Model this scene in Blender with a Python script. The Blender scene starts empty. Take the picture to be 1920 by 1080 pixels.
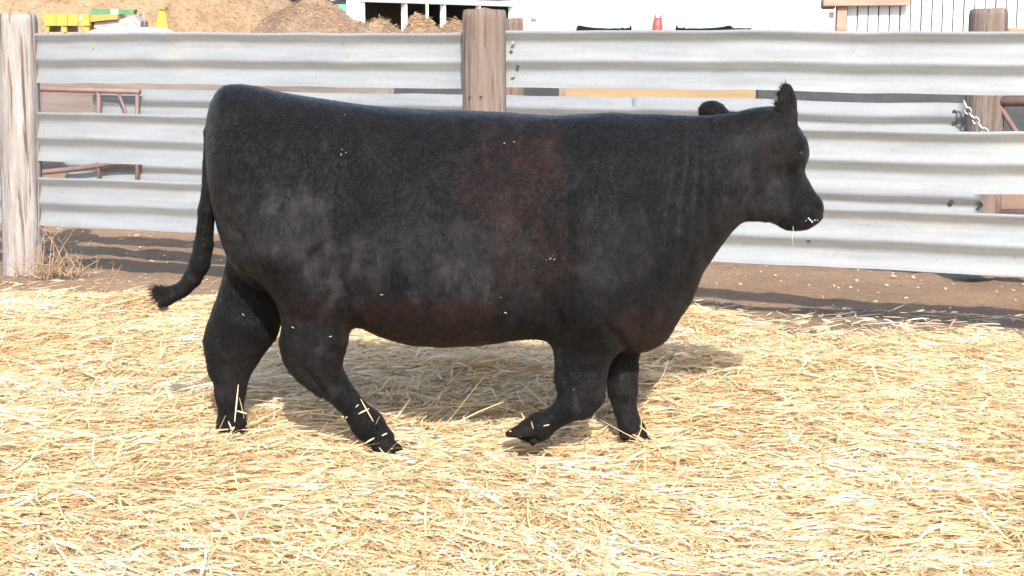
import bpy, math, random
import numpy as np
from mathutils import Vector, Matrix
from mathutils.bvhtree import BVHTree

random.seed(7)
rng = np.random.default_rng(11)
S = bpy.context.scene
C = S.collection

# ------------------------------------------------------------------ camera, sky, sun, exposure
CAM_H, FPX, PITCH = 1.55, 3000.0, math.atan(482 / 3000.0)
cam = bpy.data.cameras.new('camera')
cam.sensor_width = 36.0
cam.lens = 36.0 * FPX / 1920.0
cam.clip_start = 0.05
cam.clip_end = 6000
cam_o = bpy.data.objects.new('camera', cam)
cam_o.location = (0, 0, CAM_H)
cam_o.rotation_euler = (math.pi / 2 - PITCH, 0, 0)
C.objects.link(cam_o)
S.camera = cam_o

SUN_EL = math.radians(36.5)
SUN_AZ = math.radians(172.5)          # clockwise from +Y: behind the camera, a little to its right
world = bpy.data.worlds.new('World')
S.world = world
world.use_nodes = True
wn = world.node_tree.nodes
sky = wn.new('ShaderNodeTexSky')
sky.sky_type = 'NISHITA'
sky.sun_disc = False
sky.sun_elevation = SUN_EL
sky.sun_rotation = SUN_AZ
sky.air_density = 1.0
sky.dust_density = 1.4
sky.ozone_density = 0.8
world.node_tree.links.new(sky.outputs[0], wn['Background'].inputs[0])
wn['Background'].inputs[1].default_value = 0.15

sun = bpy.data.lights.new('sun', 'SUN')
sun.energy = 3.0
sun.angle = math.radians(0.53)
sun.color = (1.0, 0.945, 0.86)
sun_o = bpy.data.objects.new('sun', sun)
sd = Vector((math.sin(SUN_AZ) * math.cos(SUN_EL), math.cos(SUN_AZ) * math.cos(SUN_EL), math.sin(SUN_EL)))
sun_o.rotation_euler = sd.to_track_quat('Z', 'Y').to_euler()
C.objects.link(sun_o)

S.view_settings.view_transform = 'Standard'
S.view_settings.look = 'None'
S.view_settings.exposure = 1.68
S.view_settings.gamma = 1.0
S.render.engine = 'CYCLES'

# ------------------------------------------------------------------ helpers
cP, sP = math.cos(PITCH), math.sin(PITCH)

def W(px, py, Y):
    """point of the vertical plane at distance Y that the photo shows at this pixel"""
    dx = (px - 960) / FPX
    dy = (540 - py) / FPX
    t = Y / (cP + dy * sP)
    return Vector((dx * t, Y, CAM_H + t * (dy * cP - sP)))

def G(px, py, z=0.0):
    """point of the ground that the photo shows at this pixel"""
    dx = (px - 960) / FPX
    dy = (540 - py) / FPX
    t = (z - CAM_H) / (dy * cP - sP)
    return Vector((dx * t, t * (cP + dy * sP), z))

def tag(o, label=None, cat=None, group=None, kind=None):
    if label: o['label'] = label
    if cat: o['category'] = cat
    if group: o['group'] = group
    if kind: o['kind'] = kind
    return o

def empty(name, loc=(0, 0, 0)):
    o = bpy.data.objects.new(name, None)
    o.location = loc
    C.objects.link(o)
    bpy.context.view_layer.update()
    return o

class MB:
    def __init__(s): s.v = []; s.f = []; s.sm = []
    def add(s, vs, fs, smooth=False):
        b = len(s.v)
        s.v += [tuple(p) for p in vs]
        s.f += [tuple(b + i for i in q) for q in fs]
        s.sm += [smooth] * len(fs)
        return s
    def box(s, c, d, M=None, bev=0.0):
        c = Vector(c); hx, hy, hz = d[0] / 2, d[1] / 2, d[2] / 2
        if bev <= 0:
            vs = [Vector((x, y, z)) for z in (-hz, hz) for y in (-hy, hy) for x in (-hx, hx)]
            fs = [(0, 2, 3, 1), (4, 5, 7, 6), (0, 1, 5, 4), (2, 6, 7, 3), (0, 4, 6, 2), (1, 3, 7, 5)]
        else:
            b = bev
            vs = []
            for z, i in ((-hz, b), (-hz + b, 0), (hz - b, 0), (hz, b)):
                for x, y in ((-hx + b + i, -hy + i), (hx - b - i, -hy + i), (hx - i, -hy + b + i), (hx - i, hy - b - i),
                             (hx - b - i, hy - i), (-hx + b + i, hy - i), (-hx + i, hy - b - i), (-hx + i, -hy + b + i)):
                    vs.append(Vector((x, y, z)))
            fs = [tuple(reversed(range(8))), tuple(range(24, 32))]
            for r in range(3):
                for k in range(8):
                    fs.append((r * 8 + k, r * 8 + (k + 1) % 8, r * 8 + 8 + (k + 1) % 8, r * 8 + 8 + k))
        if M is not None: vs = [M @ v for v in vs]
        return s.add([v + c for v in vs], fs)
    def tube(s, pts, rad, n=8, smooth=True, cap=True, flat=None):
        pts = [Vector(p) for p in pts]
        if not hasattr(rad, '__len__'): rad = [rad] * len(pts)
        vs = []; fs = []
        up = Vector((0, 0, 1))
        d0 = (pts[1] - pts[0]).normalized()
        if abs(d0.z) > 0.9: up = Vector((0, 1, 0))
        for i, p in enumerate(pts):
            d = (pts[min(i + 1, len(pts) - 1)] - pts[max(i - 1, 0)]).normalized()
            a = d.cross(up).normalized(); b = a.cross(d)
            for k in range(n):
                t = 2 * math.pi * k / n
                vs.append(p + rad[i] * (math.cos(t) * a + math.sin(t) * b * (flat or 1)))
        for i in range(len(pts) - 1):
            for k in range(n):
                fs.append((i * n + k, i * n + (k + 1) % n, i * n + n + (k + 1) % n, i * n + n + k))
        if cap:
            fs.append(tuple(reversed(range(n)))); fs.append(tuple(range((len(pts) - 1) * n, len(pts) * n)))
        return s.add(vs, fs, smooth)
    def build(s, name, mat, parent=None):
        me = bpy.data.meshes.new(name)
        me.from_pydata(s.v, [], s.f)
        me.polygons.foreach_set('use_smooth', s.sm)
        me.update()
        return link(name, me, mat, parent)

def link(name, me, mat, parent=None):
    if mat is not None and not len(me.materials): me.materials.append(mat)
    o = bpy.data.objects.new(name, me)
    C.objects.link(o)
    if parent is not None:
        o.parent = parent
        o.matrix_parent_inverse = parent.matrix_world.inverted()
    return o

def np_mesh(name, v, f, smooth=True):
    """v (n,3), f (m,k) arrays"""
    me = bpy.data.meshes.new(name)
    n, (m, k) = len(v), f.shape
    me.vertices.add(n); me.vertices.foreach_set('co', np.ascontiguousarray(v, dtype=np.float32).ravel())
    me.loops.add(m * k); me.loops.foreach_set('vertex_index', np.ascontiguousarray(f, dtype=np.int32).ravel())
    me.polygons.add(m)
    me.polygons.foreach_set('loop_start', np.arange(0, m * k, k, dtype=np.int32))
    me.polygons.foreach_set('use_smooth', np.full(m, smooth, dtype=bool))
    me.update(calc_edges=True)
    return me

def attr(me, name, vals):
    a = me.attributes.new(name, 'FLOAT', 'POINT')
    a.data.foreach_set('value', np.ascontiguousarray(vals, dtype=np.float32))

# smooth value noise in numpy
_tab = rng.random((64, 64, 64)).astype(np.float32)
def vnoise(x, y, z=0.0):
    x, y, z = np.broadcast_arrays(np.asarray(x, np.float64), y, z)
    xi, yi, zi = np.floor(x).astype(int), np.floor(y).astype(int), np.floor(z).astype(int)
    fx, fy, fz = x - xi, y - yi, z - zi
    fx, fy, fz = [t * t * (3 - 2 * t) for t in (fx, fy, fz)]
    r = 0
    for a in (0, 1):
        for b in (0, 1):
            for c in (0, 1):
                w = (fx if a else 1 - fx) * (fy if b else 1 - fy) * (fz if c else 1 - fz)
                r = r + w * _tab[(xi + a) & 63, (yi + b) & 63, (zi + c) & 63]
    return r * 2 - 1
def fbm(x, y, z=0.0, o=4):
    r = 0; a = 1.0; s = 1.0
    for i in range(o):
        r = r + a * vnoise(x * s + 17 * i, y * s + 5 * i, z * s + 3 * i)
        a *= 0.5; s *= 2.03
    return r

# ------------------------------------------------------------------ materials
def new_mat(name):
    m = bpy.data.materials.new(name); m.use_nodes = True
    nt = m.node_tree
    return m, nt, nt.nodes['Principled BSDF']

def ramp(nt, fac, stops):
    r = nt.nodes.new('ShaderNodeValToRGB')
    e = r.color_ramp.elements
    while len(e) < len(stops): e.new(0.5)
    for k, (p, c) in enumerate(stops):
        e[k].position = p
        e[k].color = (c[0], c[1], c[2], 1) if hasattr(c, '__len__') else (c, c, c, 1)
    nt.links.new(fac, r.inputs[0])
    return r.outputs[0]

def coord(nt, scale=(1, 1, 1), out='Object', rot=(0, 0, 0)):
    t = nt.nodes.new('ShaderNodeTexCoord'); m = nt.nodes.new('ShaderNodeMapping')
    m.inputs['Scale'].default_value = scale
    m.inputs['Rotation'].default_value = rot
    nt.links.new(t.outputs[out], m.inputs[0])
    return m.outputs[0]

def noise(nt, vec, scale, detail=6, rough=0.6, dist=0.0):
    n = nt.nodes.new('ShaderNodeTexNoise')
    n.inputs['Scale'].default_value = scale; n.inputs['Detail'].default_value = detail
    n.inputs['Roughness'].default_value = rough; n.inputs['Distortion'].default_value = dist
    nt.links.new(vec, n.inputs['Vector'])
    return n.outputs[0]

def mixc(nt, fac, a, b, mode='MIX'):
    m = nt.nodes.new('ShaderNodeMix'); m.data_type = 'RGBA'; m.blend_type = mode
    for s, v in ((m.inputs[0], fac), (m.inputs[6], a), (m.inputs[7], b)):
        if hasattr(v, 'is_linked'): nt.links.new(v, s)
        elif hasattr(v, '__len__'): s.default_value = (*v, 1)
        else: s.default_value = v
    return m.outputs[2]

def bump(nt, h, strength, dist, b):
    n = nt.nodes.new('ShaderNodeBump')
    n.inputs['Strength'].default_value = strength; n.inputs['Distance'].default_value = dist
    nt.links.new(h, n.inputs['Height'])
    nt.links.new(n.outputs[0], b.inputs['Normal'])
    return n

def getattr_node(nt, name):
    a = nt.nodes.new('ShaderNodeAttribute'); a.attribute_name = name
    return a.outputs['Fac']

def simple(name, c1, c2, rough=0.7, scale=6, metal=0.0, bmp=0.3, bd=0.01, stretch=(1, 1, 1)):
    m, nt, b = new_mat(name)
    v = coord(nt, stretch)
    n = noise(nt, v, scale)
    nt.links.new(ramp(nt, n, [(0.3, c1), (0.7, c2)]), b.inputs['Base Color'])
    b.inputs['Roughness'].default_value = rough; b.inputs['Metallic'].default_value = metal
    if bmp: bump(nt, noise(nt, v, scale * 4), bmp, bd, b)
    return m

M = {}
# dirt
m, nt, b = new_mat('dirt'); v = coord(nt)
n1 = noise(nt, v, 0.9, 8, 0.65); n2 = noise(nt, v, 26, 6, 0.7)
c = ramp(nt, n1, [(0.3, (0.225, 0.135, 0.072)), (0.55, (0.30, 0.188, 0.104)), (0.75, (0.365, 0.243, 0.142))])
c = mixc(nt, 0.55, c, ramp(nt, n2, [(0.3, (0.30, 0.27, 0.24)), (0.7, (0.72, 0.7, 0.68))]), 'OVERLAY')
nt.links.new(c, b.inputs['Base Color']); b.inputs['Roughness'].default_value = 0.95
bump(nt, noise(nt, v, 22, 8, 0.8), 1.0, 0.05, b); M['dirt'] = m
# straw
def straw_mat(name, stops):
    m, nt, b = new_mat(name)
    nt.links.new(ramp(nt, getattr_node(nt, 'tone'), stops), b.inputs['Base Color'])
    b.inputs['Roughness'].default_value = 0.55
    b.inputs['Specular IOR Level'].default_value = 0.35
    # thin stalks let light through
    tr = nt.nodes.new('ShaderNodeBsdfTranslucent'); mx = nt.nodes.new('ShaderNodeMixShader'); mx.inputs[0].default_value = 0.42
    out = nt.nodes['Material Output']
    src = b.inputs['Base Color'].links[0].from_socket
    nt.links.new(src, tr.inputs[0]); nt.links.new(b.outputs[0], mx.inputs[1]); nt.links.new(tr.outputs[0], mx.inputs[2])
    nt.links.new(mx.outputs[0], out.inputs[0])
    return m
M['straw'] = straw_mat('straw', [(0.0, (0.42, 0.275, 0.145)), (0.18, (0.58, 0.405, 0.215)), (0.5, (0.70, 0.525, 0.30)), (0.8, (0.74, 0.60, 0.385)), (1.0, (0.80, 0.74, 0.65))])
m, nt, b = new_mat('straw_mat'); v = coord(nt)
c = ramp(nt, noise(nt, coord(nt, (1, 2.4, 1)), 42, 8, 0.7, 0.6), [(0.3, (0.44, 0.31, 0.17)), (0.5, (0.62, 0.46, 0.265)), (0.72, (0.70, 0.54, 0.33))])
nt.links.new(c, b.inputs['Base Color']); b.inputs['Roughness'].default_value = 0.9
bump(nt, noise(nt, v, 70, 6, 0.7), 1.0, 0.03, b); M['straw_mat'] = m
# galvanised steel, weathered
m, nt, b = new_mat('galvanised'); v = coord(nt)
n1 = noise(nt, coord(nt, (0.35, 1, 7)), 3.0, 5, 0.55); n2 = noise(nt, v, 45, 4, 0.6); n3 = noise(nt, coord(nt, (0.5, 1, 1)), 2.2, 5, 0.6)
c = ramp(nt, n1, [(0.25, (0.158, 0.166, 0.171)), (0.5, (0.193, 0.201, 0.206)), (0.75, (0.222, 0.229, 0.233))])
c = mixc(nt, 0.10, c, ramp(nt, n2, [(0.35, 0.35), (0.65, 0.65)]), 'OVERLAY')
c = mixc(nt, ramp(nt, n3, [(0.58, 0.0), (0.80, 0.45)]), c, (0.30, 0.275, 0.235))
c = mixc(nt, ramp(nt, noise(nt, coord(nt, (1, 1, 1.6)), 7, 7, 0.72, 0.5), [(0.60, 0.0), (0.70, 0.5)]), c, (0.155, 0.140, 0.118))
c = mixc(nt, ramp(nt, noise(nt, v, 34, 3, 0.5), [(0.72, 0.0), (0.76, 0.8)]), c, (0.10, 0.075, 0.055))
nt.links.new(c, b.inputs['Base Color']); b.inputs['Metallic'].default_value = 0.3; b.inputs['Roughness'].default_value = 0.6; b.inputs['Specular IOR Level'].default_value = 0.3
bump(nt, noise(nt, coord(nt, (1, 1, 2)), 5, 3, 0.5), 0.12, 0.03, b); M['galv'] = m
# weathered post wood
for key, kf, ks in (('post', 0.45, 0.0), ('pale_post', 0.80, 0.55)):
    m, nt, b = new_mat(key); v = coord(nt, (1, 1, 0.10))
    n1 = noise(nt, v, 16, 8, 0.7, 0.5); n2 = noise(nt, coord(nt, (1, 1, 0.045)), 34, 4, 0.6, 0.3)
    c = ramp(nt, n1, [(0.28, (0.15 * kf, 0.108 * kf, 0.085 * kf)), (0.5, (0.275 * kf, 0.215 * kf, 0.18 * kf)), (0.72, (0.38 * kf, 0.325 * kf, 0.29 * kf))])
    c = mixc(nt, ks, c, ramp(nt, n1, [(0.28, 0.13), (0.5, 0.215), (0.72, 0.30)]))
    crk = ramp(nt, n2, [(0.36, 0.0), (0.44, 1.0)])
    c = mixc(nt, crk, (0.07, 0.048, 0.036), c)
    c = mixc(nt, ramp(nt, noise(nt, coord(nt, (1, 1, 0.5)), 4, 4), [(0.42, 0.0), (0.7, 0.55 if key == 'post' else 0.3)]), c, (0.13, 0.078, 0.054))
    nt.links.new(c, b.inputs['Base Color']); b.inputs['Roughness'].default_value = 0.9
    bump(nt, n2, 1.0, 0.02, b); M[key] = m
M['timber'] = simple('weathered_timber', (0.17, 0.115, 0.085), (0.30, 0.21, 0.155), 0.9, 9, stretch=(0.15, 1, 1))
M['old_timber'] = simple('grey_timber', (0.09, 0.068, 0.06), (0.15, 0.12, 0.105), 0.9, 8, stretch=(0.15, 1, 1))
M['plank'] = simple('yellow_plank', (0.17, 0.115, 0.06), (0.25, 0.175, 0.095), 0.85, 7, stretch=(0.1, 1, 1))
M['redpipe'] = simple('red_pipe_paint', (0.105, 0.062, 0.055), (0.17, 0.10, 0.09), 0.6, 9)
M['dark_panel'] = simple('rubber_and_shed_shade', (0.012, 0.014, 0.016), (0.03, 0.034, 0.038), 0.75, 5)
M['steel'] = simple('bolt_steel', (0.28, 0.28, 0.28), (0.45, 0.45, 0.44), 0.45, 20, metal=0.7)
M['hole_shade'] = simple('hole_dark', (0.02, 0.018, 0.016), (0.05, 0.04, 0.03), 0.9, 20)  # near-black for flat discs, painted as the shade inside holes
M['white'] = simple('white_paint', (0.70, 0.71, 0.72), (0.82, 0.82, 0.82), 0.6, 5, bmp=0.1)
M['board'] = simple('whitewashed_board', (0.36, 0.375, 0.39), (0.50, 0.505, 0.51), 0.8, 4, stretch=(2, 2, 0.2))
M['sheet'] = simple('pale_sheet_metal', (0.34, 0.37, 0.385), (0.42, 0.45, 0.46), 0.5, 3, metal=0.2, bmp=0.05)
M['teal'] = simple('teal_paint', (0.05, 0.17, 0.15), (0.09, 0.25, 0.22), 0.6, 4)
M['yellow'] = simple('yellow_paint', (0.34, 0.19, 0.02), (0.47, 0.275, 0.03), 0.5, 7, bmp=0.05)
M['orange'] = simple('faded_orange_paint', (0.34, 0.15, 0.025), (0.42, 0.20, 0.035), 0.5, 7, bmp=0.05)
M['green'] = simple('green_paint', (0.025, 0.115, 0.05), (0.05, 0.17, 0.08), 0.5, 7, bmp=0.05)
M['grey'] = simple('grey_steel', (0.16, 0.15, 0.15), (0.28, 0.26, 0.25), 0.6, 5)
M['silver'] = simple('silver_paint', (0.55, 0.57, 0.60), (0.62, 0.64, 0.67), 0.3, 3, metal=0.3, bmp=0)
M['glass'] = simple('dark_glass', (0.01, 0.012, 0.014), (0.02, 0.022, 0.025), 0.08, 3, bmp=0)
M['tyre'] = simple('tyre', (0.015, 0.015, 0.015), (0.03, 0.03, 0.03), 0.9, 20)
M['redpaint'] = simple('red_paint', (0.34, 0.035, 0.028), (0.45, 0.06, 0.05), 0.5, 4, bmp=0.05)
def pile_mat(name, a, b_, c_):
    m, nt, b = new_mat(name); v = coord(nt)
    c = ramp(nt, noise(nt, v, 1.3, 10, 0.72, 0.4), [(0.3, a), (0.5, b_), (0.7, c_)])
    c = mixc(nt, 0.5, c, ramp(nt, noise(nt, v, 9, 6, 0.75), [(0.3, 0.2), (0.7, 0.75)]), 'OVERLAY')
    nt.links.new(c, b.inputs['Base Color']); b.inputs['Roughness'].default_value = 0.95
    bump(nt, noise(nt, v, 12, 8, 0.75), 1.0, 0.15, b)
    return m
M['haypile'] = pile_mat('hay', (0.24, 0.15, 0.08), (0.36, 0.24, 0.135), (0.44, 0.31, 0.18))
M['manure'] = pile_mat('old_hay', (0.17, 0.105, 0.07), (0.27, 0.175, 0.115), (0.40, 0.27, 0.17))
M['weed'] = simple('dry_weed', (0.22, 0.14, 0.085), (0.38, 0.26, 0.16), 0.9, 20, bmp=0)

# ------------------------------------------------------------------ ground
EDGE = [(-9, 9.7), (-3.2, 9.5), (-1.5, 9.4), (0.2, 9.25), (1.2, 9.05), (1.9, 8.85), (2.7, 8.7), (4.0, 8.35), (9, 7.4)]
def edge_y(x):
    return np.interp(x, [e[0] for e in EDGE], [e[1] for e in EDGE]) + 0.10 * vnoise(x * 1.9, 3.3) + 0.06 * vnoise(x * 6, 9.1)
def gz(x, y):
    """height of the land: flat yard, lower behind the right half of the fence, a low rise far right"""
    e = np.clip((y - edge_y(x) + .05) / 0.7, 0, 1); e = e * e * (3 - 2 * e)
    g = np.clip((x + 0.6) / 2.2, 0, 1); g = g * g * (3 - 2 * g)
    return gz0(x, y) - 0.16 * e * g * np.clip((22 - y) / 8, 0, 1)
def gz0(x, y):
    t = np.clip((y - 26) / 30, 0, 1); t = t * t * (3 - 2 * t)
    u = np.clip((x + 2) / 4, 0, 1)
    near = np.clip((16 - y) / 4, 0, 1)
    return 0.46 * t * u + near * (0.012 * fbm(x * 1.3, y * 1.3) + 0.009 * fbm(x * 6, y * 6)) + near * np.clip((y - 8.6) / .6, 0, 1) * 0.013 * fbm(x * 8 + 5, y * 11, 0, 2)

xs = np.concatenate([-np.geomspace(2500, 7, 22), np.arange(-6.5, 6.51, 0.07), np.geomspace(7, 2500, 22)])
ys = np.concatenate([[-800, -200, -60, -20, -6, -1], np.arange(1, 13, 0.07), np.geomspace(13, 4000, 60)])
X, Y = np.meshgrid(xs, ys, indexing='ij')
Z = gz(X, Y)
nx, ny = X.shape
idx = np.arange(nx * ny).reshape(nx, ny)
F = np.stack([idx[:-1, :-1], idx[1:, :-1], idx[1:, 1:], idx[:-1, 1:]], -1).reshape(-1, 4)
tag(link('ground', np_mesh('ground', np.stack([X, Y, Z], -1).reshape(-1, 3), F), M['dirt']), kind='structure')

# straw bed: its back edge runs from the left post across to the right
HOOF = [(-.47, 5.68), (-1.07, 5.98), (.46, 5.85), (.05, 5.66), (.10, 5.66)]        # where the hooves press the straw down
def bed(x, y):
    """thickness of the straw"""
    k = np.clip((edge_y(x) - y) / (0.45 + 0.5 * np.clip((x - .6) / .8, 0, 1)), 0, 1)
    for hx_, hy_ in HOOF: k = k * (1 - 0.85 * np.exp(-((x - hx_) ** 2 / .014 + (y - hy_) ** 2 / .010)))
    lump = 0.032 + 0.026 * fbm(x * 1.1 + 3, y * 1.4, 0, 3) + 0.022 * vnoise(x * 4.1, y * 5.0, 2.2) + 0.012 * vnoise(x * 9.1, y * 11.0, 5.2)
    # hoof-stirred heap behind the fore leg and under the belly
    lump = lump + 0.055 * np.exp(-(((x + 0.17) / 0.22) ** 2 + ((y - 6.95) / 0.16) ** 2))
    lump = lump + 0.05 * np.exp(-(((x - 0.85) / 0.3) ** 2 + ((y - 7.25) / 0.2) ** 2))
    return np.maximum(lump, 0.004) * k
xs = np.arange(-5.2, 5.2, 0.045); ys = np.arange(2.6, 9.9, 0.045)
X, Y = np.meshgrid(xs, ys, indexing='ij')
T = bed(X, Y)
Z = gz(X, Y) + T - 0.004
rx_ = np.clip((X - .6) / .8, 0, 1)
ins = (T > 0.0015) & ((edge_y(X) - Y) / (0.4 + 1.05 * rx_) > .25 + .35 * rx_ + .25 * vnoise(X * 5, Y * 6, 1.1))
nx, ny = X.shape
idx = np.arange(nx * ny).reshape(nx, ny)
F = np.stack([idx[:-1, :-1], idx[1:, :-1], idx[1:, 1:], idx[:-1, 1:]], -1).reshape(-1, 4)
F = F[ins.reshape(-1)[F].all(1)]
tag(link('straw_layer', np_mesh('straw_layer', np.stack([X, Y, Z], -1).reshape(-1, 3), F), M['straw_mat']),
    'trampled layer of straw bedding under the loose stalks', 'straw', kind='stuff')

def ribbons(P, az, pit, L, wd, tone, bend, twist):
    """flat bent stalks, five points long"""
    n = len(P); K = 4
    t = np.linspace(-0.5, 0.5, K)[None, :]
    dx, dy, dz = np.cos(az) * np.cos(pit), np.sin(az) * np.cos(pit), np.sin(pit)
    D = np.stack([dx, dy, dz], -1)
    Sd = np.stack([-np.sin(az), np.cos(az), np.zeros(n)], -1)
    Nn = np.cross(Sd, D) * -1
    side = Sd * np.cos(twist)[:, None] + Nn * np.sin(twist)[:, None]
    cen = P[:, None, :] + D[:, None, :] * (t * L[:, None])[..., None]
    cv = (t ** 2 - 0.08) * bend[:, None] * L[:, None]
    cen = cen + Sd[:, None, :] * cv[..., None] - np.array([0, 0, 1.0])[None, None] * (np.abs(cv) * 0.5)[..., None]
    w = wd[:, None] * np.array([0.45, 1, 0.95, 0.5])[None, :] * 0.5
    A = cen + side[:, None, :] * w[..., None]; B = cen - side[:, None, :] * w[..., None]
    V = np.stack([A, B], 2).reshape(n, K * 2, 3)
    f = np.array([[2 * i, 2 * i + 1, 2 * i + 3, 2 * i + 2] for i in range(K - 1)])
    F = (np.arange(n)[:, None, None] * (K * 2) + f[None]).reshape(-1, 4)
    return V.reshape(-1, 3), F, np.repeat(tone, K * 2)

def scatter(n, x0, x1, y0, y1):
    # denser far away is not needed: sample in view-wedge proportion
    y = y0 + (y1 - y0) * rng.random(n) ** 0.92
    half = np.minimum(0.36 * y + 0.75, x1)
    x = (rng.random(n) * 2 - 1) * half
    return x, y
N = 270000
x, y = scatter(N, -5, 5, 3.3, 10.0)
ed = edge_y(x)
keep = rng.random(N) < np.clip((ed - y) / (0.4 + 1.05 * np.clip((x - .6) / .8, 0, 1)), 0, 1) ** (1.3 + 2.6 * np.clip((x - .6) / .8, 0, 1)) + 0.03 * (y < ed + 0.6)
for hx_, hy_ in HOOF: keep &= rng.random(N) > .7 * np.exp(-((x - hx_) ** 2 / .012 + (y - hy_) ** 2 / .008))
x, y, ed = x[keep], y[keep], ed[keep]; n = len(x)
T = bed(x, y)
up = rng.random(n)
L = np.clip(rng.lognormal(math.log(0.088), 0.5, n), 0.02, 0.32)
field = 0.5 * math.pi * fbm(x * 0.9 + 40, y * 0.9, 1.0, 2)
az = np.where(rng.random(n) < 0.6, field + rng.normal(0, 0.55, n), rng.random(n) * 2 * math.pi)
pit = rng.normal(0, 0.10, n); stick = rng.random(n) < 0.014 * np.clip((ed - y) / .8, 0.1, 1)
pit = np.where(stick, rng.uniform(0.3, 1.0, n), pit)
z = gz(x, y) + T * (0.75 + 0.5 * up) + 0.004 + 0.014 * up * np.clip((ed - y) / 0.6, 0, 1) + np.abs(np.sin(pit)) * L * 0.35
tone = np.clip(0.5 + 0.20 * fbm(x * 1.5, y * 1.5, 4.0, 3) + .10 * vnoise(x * 7, y * 9, 8.0) + rng.normal(0, 0.17, n) + 0.12 * (up - 0.5), 0, 0.95)
tone = np.where(rng.random(n) < 0.03, 1.0, tone)
tone = np.where(rng.random(n) < 0.035, rng.random(n) * 0.25, tone)
wd = np.clip(rng.lognormal(math.log(0.0047), 0.40, n), 0.002, 0.014)
kind = rng.random(n)
flat_ = kind < .12; chaff = (kind > .12) & (kind < .36)
wd = np.where(flat_, rng.uniform(.007, .013, n), np.where(chaff, rng.uniform(.003, .008, n), wd))
L = np.where(flat_, np.clip(L, .03, .12), np.where(chaff, rng.uniform(.012, .035, n), L))
V, F, tn = ribbons(np.stack([x, y, z], -1), az, pit, L, wd, tone, rng.normal(0, 0.42, n), rng.normal(0, 0.6, n))
me = np_mesh('straw_bedding', V, F, False); attr(me, 'tone', tn)
tag(link('straw_bedding', me, M['straw']), 'bright golden straw strewn across the ground around the cow', 'straw', kind='stuff')

# pale stones and clods on the bare dirt
n = 1100
x = rng.uniform(-5, 6, n); y = edge_y(x) + rng.uniform(-0.1, 3.2, n) ** 1.0
V = []; Fc = []; ico = [(0, 0, 1), (.894, 0, .447), (.276, .851, .447), (-.724, .526, .447), (-.724, -.526, .447), (.276, -.851, .447), (.724, .526, -.447), (-.276, .851, -.447), (-.894, 0, -.447), (-.276, -.851, -.447), (.724, -.526, -.447), (0, 0, -1)]
icf = [(0, 1, 2), (0, 2, 3), (0, 3, 4), (0, 4, 5), (0, 5, 1), (1, 6, 2), (2, 7, 3), (3, 8, 4), (4, 9, 5), (5, 10, 1), (2, 6, 7), (3, 7, 8), (4, 8, 9), (5, 9, 10), (1, 10, 6), (6, 11, 7), (7, 11, 8), (8, 11, 9), (9, 11, 10), (10, 11, 6)]
ico = np.array(ico); icf = np.array(icf)
rs = np.clip(rng.lognormal(math.log(0.0068), 0.55, n), 0.003, 0.028)
sc = rng.uniform(0.6, 1.3, (n, 3)) * np.array([1, 1, 0.6])
V = np.stack([x, y, gz(x, y) + rs * 0.3], -1)[:, None] + ico[None] * rs[:, None, None] * sc[:, None] * rng.uniform(0.8, 1.2, (n, 12, 1))
F = (np.arange(n)[:, None, None] * 12 + icf[None]).reshape(-1, 3)
M['clod'] = simple('pale_clod', (0.26, 0.17, 0.11), (0.50, 0.40, 0.31), 0.95, 3)
tag(link('dirt_clods', np_mesh('dirt_clods', V.reshape(-1, 3), F, False), M['clod']), 'small pale clods and stones scattered on the bare dirt', 'gravel', kind='stuff')

# ------------------------------------------------------------------ cow
CY = 5.87
def PT(px, py, dy=0.0):
    p = W(px, py, CY + dy)
    return np.array(p, dtype=np.float64)

H = 0.0085
lo = np.array([-1.42, CY - 0.50, -0.02]); hi = np.array([1.26, CY + 0.56, 1.46])
dims = np.ceil((hi - lo) / H).astype(int)
gx = (lo[0] + H * np.arange(dims[0])).astype(np.float32)
gy = (lo[1] + H * np.arange(dims[1])).astype(np.float32)
gzv = (lo[2] + H * np.arange(dims[2])).astype(np.float32)
SDF = np.full(dims, 0.5, np.float32)

def region(b0, b1):
    i0 = np.clip(((np.array(b0) - lo) / H).astype(int), 0, dims - 1)
    i1 = np.clip(((np.array(b1) - lo) / H).astype(int) + 2, 1, dims)
    sl = tuple(slice(a, b) for a, b in zip(i0, i1))
    return sl, gx[sl[0]][:, None, None], gy[sl[1]][None, :, None], gzv[sl[2]][None, None, :]

def smin(a, b, k):
    h = np.maximum(k - np.abs(a - b), 0) / k
    return np.minimum(a, b) - h * h * k * 0.25

def cone(p, q, r0, r1, k=0.04, sy=1.0, subtract=False):
    """rounded cone from p to q, thickness across the cow scaled by sy"""
    p = np.array(p); q = np.array(q)
    r = max(r0, r1); mg = r * max(1, sy) + 0.09
    sl, x, y, z = region(np.minimum(p, q) - mg, np.maximum(p, q) + mg)
    d = q - p; dd = d.copy()
    yy = (y - p[1]) / sy; dyy = d[1] / sy
    L2 = d[0] ** 2 + dyy ** 2 + d[2] ** 2 + 1e-9
    t = np.clip(((x - p[0]) * d[0] + yy * dyy + (z - p[2]) * d[2]) / L2, 0, 1)
    dist = np.sqrt((x - p[0] - t * d[0]) ** 2 + (yy - t * dyy) ** 2 + (z - p[2] - t * d[2]) ** 2)
    f = (dist - (r0 + (r1 - r0) * t)) * min(1.0, sy if sy < 1 else 1.0)
    f = f.astype(np.float32)
    if subtract: SDF[sl] = -smin(-SDF[sl], f, k)
    else: SDF[sl] = smin(SDF[sl], f, k)

def chain(pts, k=0.04, sy=0.8):
    """limb of tapering segments, blended into the body as one solid"""
    global SDF
    body = SDF
    SDF = np.full(dims, 0.5, np.float32)
    for a, b in zip(pts[:-1], pts[1:]):
        cone(PT(a[0], a[1], a[3]), PT(b[0], b[1], b[3]), a[2], b[2], 0.008, sy)
    SDF = smin(body, SDF, k)

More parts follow.
